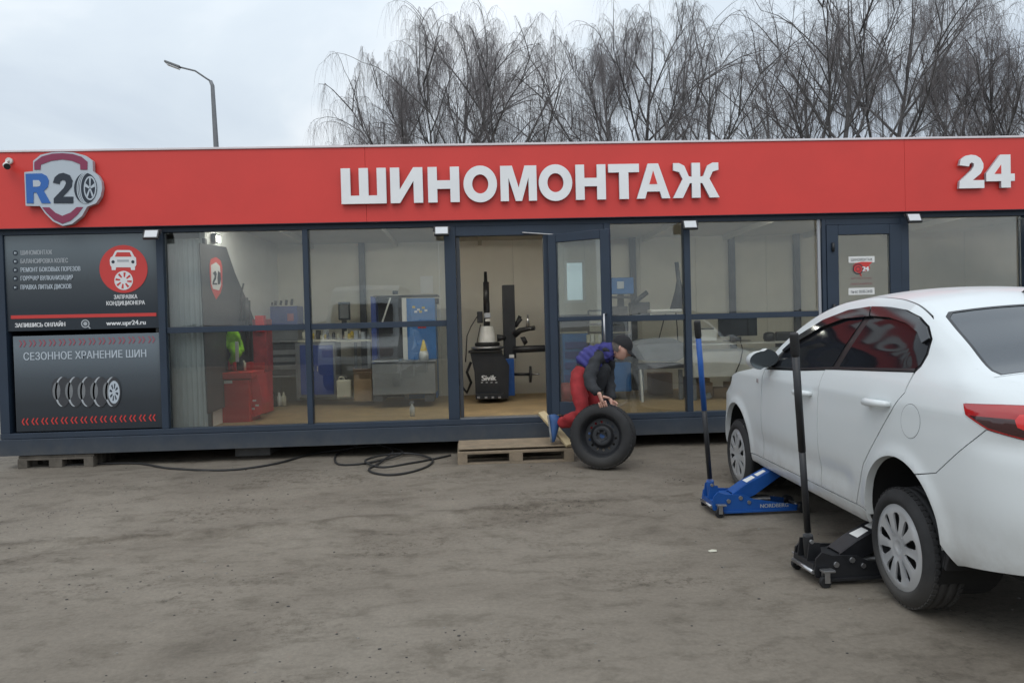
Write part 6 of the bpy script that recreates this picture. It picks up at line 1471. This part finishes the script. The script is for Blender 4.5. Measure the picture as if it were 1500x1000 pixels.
tree_list = [  # px at the roof line, px height of the top, depth, kind, rotation, label
 (503, 190, 27, 3, .6, 'smallest drooping bare birch, furthest left, barely clearing the roof'),
 (612, 62, 25, 0, 5.6, 'weeping bare birch at the left end of the tree row, above the letter И'),
 (655, 45, 26, 0, 4.0, 'slim weeping birch just left of the tallest left hand birch'),
 (743, 0, 24, 1, 1.0, 'tall forked bare birch with heavy limbs right of the weeping left ones'),
 (902, 25, 24, 0, 5.2, 'broad bare birch with drooping twigs above the middle letters of the sign'),
 (938, 12, 27, 1, 2.6, 'upright birch leaning into its broad left neighbour above the sign'),
 (1024, 30, 24, 2, .3, 'slender bare birch above the letter Ж'),
 (1182, 20, 26, 1, 4.2, 'bare birch with wide low limbs just left of the biggest trunk'),
 (1216, -75, 23, 2, 5.6, 'biggest bare birch with a thick straight trunk, above the closed door'),
 (1296, -45, 25, 0, 3.5, 'tall bare birch right of the biggest trunk, top cut by the frame'),
 (1350, 90, 31, 3, .9, 'low bushy birch between the tall ones and the number sign'),
 (1400, 55, 26, 1, 2.2, 'bare birch spreading above the left edge of the number sign'),
 (1466, 20, 24, 2, 1.2, 'dense bare birch above the number sign at the right'),
 (1530, 15, 25, 0, 2.9, 'bare birch at the far right edge of the photo'),
 (1130, 60, 34, 2, 3.9, 'distant thin birch seen through the left limbs of the biggest one'),
]
for i, (px, py, Y, k, rz, lab) in enumerate(tree_list):
    b_ = at(px, 215, Y); tz = at(px, py, Y).z; Hk = [13.2, 13.5, 14.0, 13.0][k]*1.07; s_ = tz/Hk
    t_ = empty('birch_tree', (b_.x+.02*(tz-b_.z)*0, Y, .05), rz, lab, 'tree', 'bare birches in a row behind the building'); t_.scale = (s_, s_, s_)
    for nm, me_ in zip(('trunk', 'branches', 'twigs'), kinds[k]):
        o = link(bpy.data.objects.new(nm, me_)); o.parent = t_
        if nm == 'twigs': o['kind'] = 'stuff'

# ------------------------------------------------------------------ what the panes mirror: cars parked across the yard and the fence behind them
for (x, y, rz, lab) in ((-2.6, -9.5, 95, 'white sedan parked across the yard facing the workshop, left one of three'), (.9, -10.2, 88, 'white sedan parked across the yard facing the workshop, middle one of three'), (4.4, -9.6, 84, 'white sedan parked across the yard facing the workshop, right one of three')):
    c = copy_tree(car); c.location = (x, y, -.10); c.rotation_euler.z = R(rz); c['label'] = lab; c['group'] = 'cars parked across the yard'
fn_ = empty('yard_fence', (0, -17, 0), 0, 'long grey sheet metal fence on the far side of the yard behind the viewer', 'fence')
for k in range(-9, 11):
    MB().box((k*2.5, 0, 1.0), (.08, .08, 2.0)).build('post', M['darkgrey'], fn_)
    b = MB(); pts = []
    for j in range(25):
        x = k*2.5+.05+j*.1; pts.append((x, .05+(.02 if j % 2 else 0)))
    b.add([(x, y, z) for x, y in pts for z in (.1, 1.95)], [(2*j, 2*j+2, 2*j+3, 2*j+1) for j in range(24)]); b.build('fence_panel', M['greymetal'], fn_)

# a tall white van behind the viewer, whose pale front shows in the big panes
vn = empty('delivery_van', (-3.0, -4.6, .0), R(90), 'tall white delivery van parked behind the viewer, facing the workshop', 'van')
side_prof = [(2.35, .45), (2.42, .80), (2.36, 1.12), (1.75, 1.38), (1.12, 2.28), (.75, 2.62), (.2, 2.78), (-2.9, 2.80), (-3.0, 2.6), (-3.02, .5), (-2.9, .40), (2.2, .40)]
b = MB(); b.prism(side_prof, lambda u, v, d: Vector((u, d*(1-.10*smooth01((v-1.2)/1.6)), v)), -1.0, 1.0); b.build('body', M['paint'], vn, .09)
b = MB(); b.add([(1.80, -.84, 1.42), (1.80, .84, 1.42), (1.22, .78, 2.22), (1.22, -.78, 2.22)], [(0, 1, 2, 3)]); b.v = [(x+.035, y, z+.02) for x, y, z in b.v]; b.build('windscreen', M['carglass'], vn)
for s in (-1, 1):
    b = MB(); b.add([(1.55, s*1.0, 1.42), (.55, s*1.0, 1.42), (.55, s*.955, 2.15), (1.18, s*.95, 2.15)], [(0, 1, 2, 3)]); b.build('side_window', M['carglass'], vn)
    MB().box((2.40, s*.72, .98), (.08, .34, .22)).build('headlight', M['tailclear'], vn, .03)
    MB().box((1.45, s*1.14, 1.5), (.12, .2, .34)).build('wing_mirror', M['trim'], vn, .04)
    for x in (1.55, -2.0):
        b = MB(); b.lathe([(.20, .1), (.30, .1), (.345, .06), (.345, -.1)], (x, s*.90, .345), (0, s, 0), 28); b.build('wheel', M['tyre'], vn)
        b = MB(); b.lathe([(.0, .09), (.10, .09), (.20, .07)], (x, s*.90, .345), (0, s, 0), 24); b.build('hubcap', M['hubcap'], vn)
MB().box((2.40, 0, .98), (.06, 1.0, .18)).build('grille', M['trim'], vn, .02); MB().box((2.40, 0, .55), (.14, 1.96, .26)).build('bumper', M['darkgrey'], vn, .04)
MB().box((2.475, 0, .58), (.01, .5, .11)).build('number_plate', M['paper'], vn)
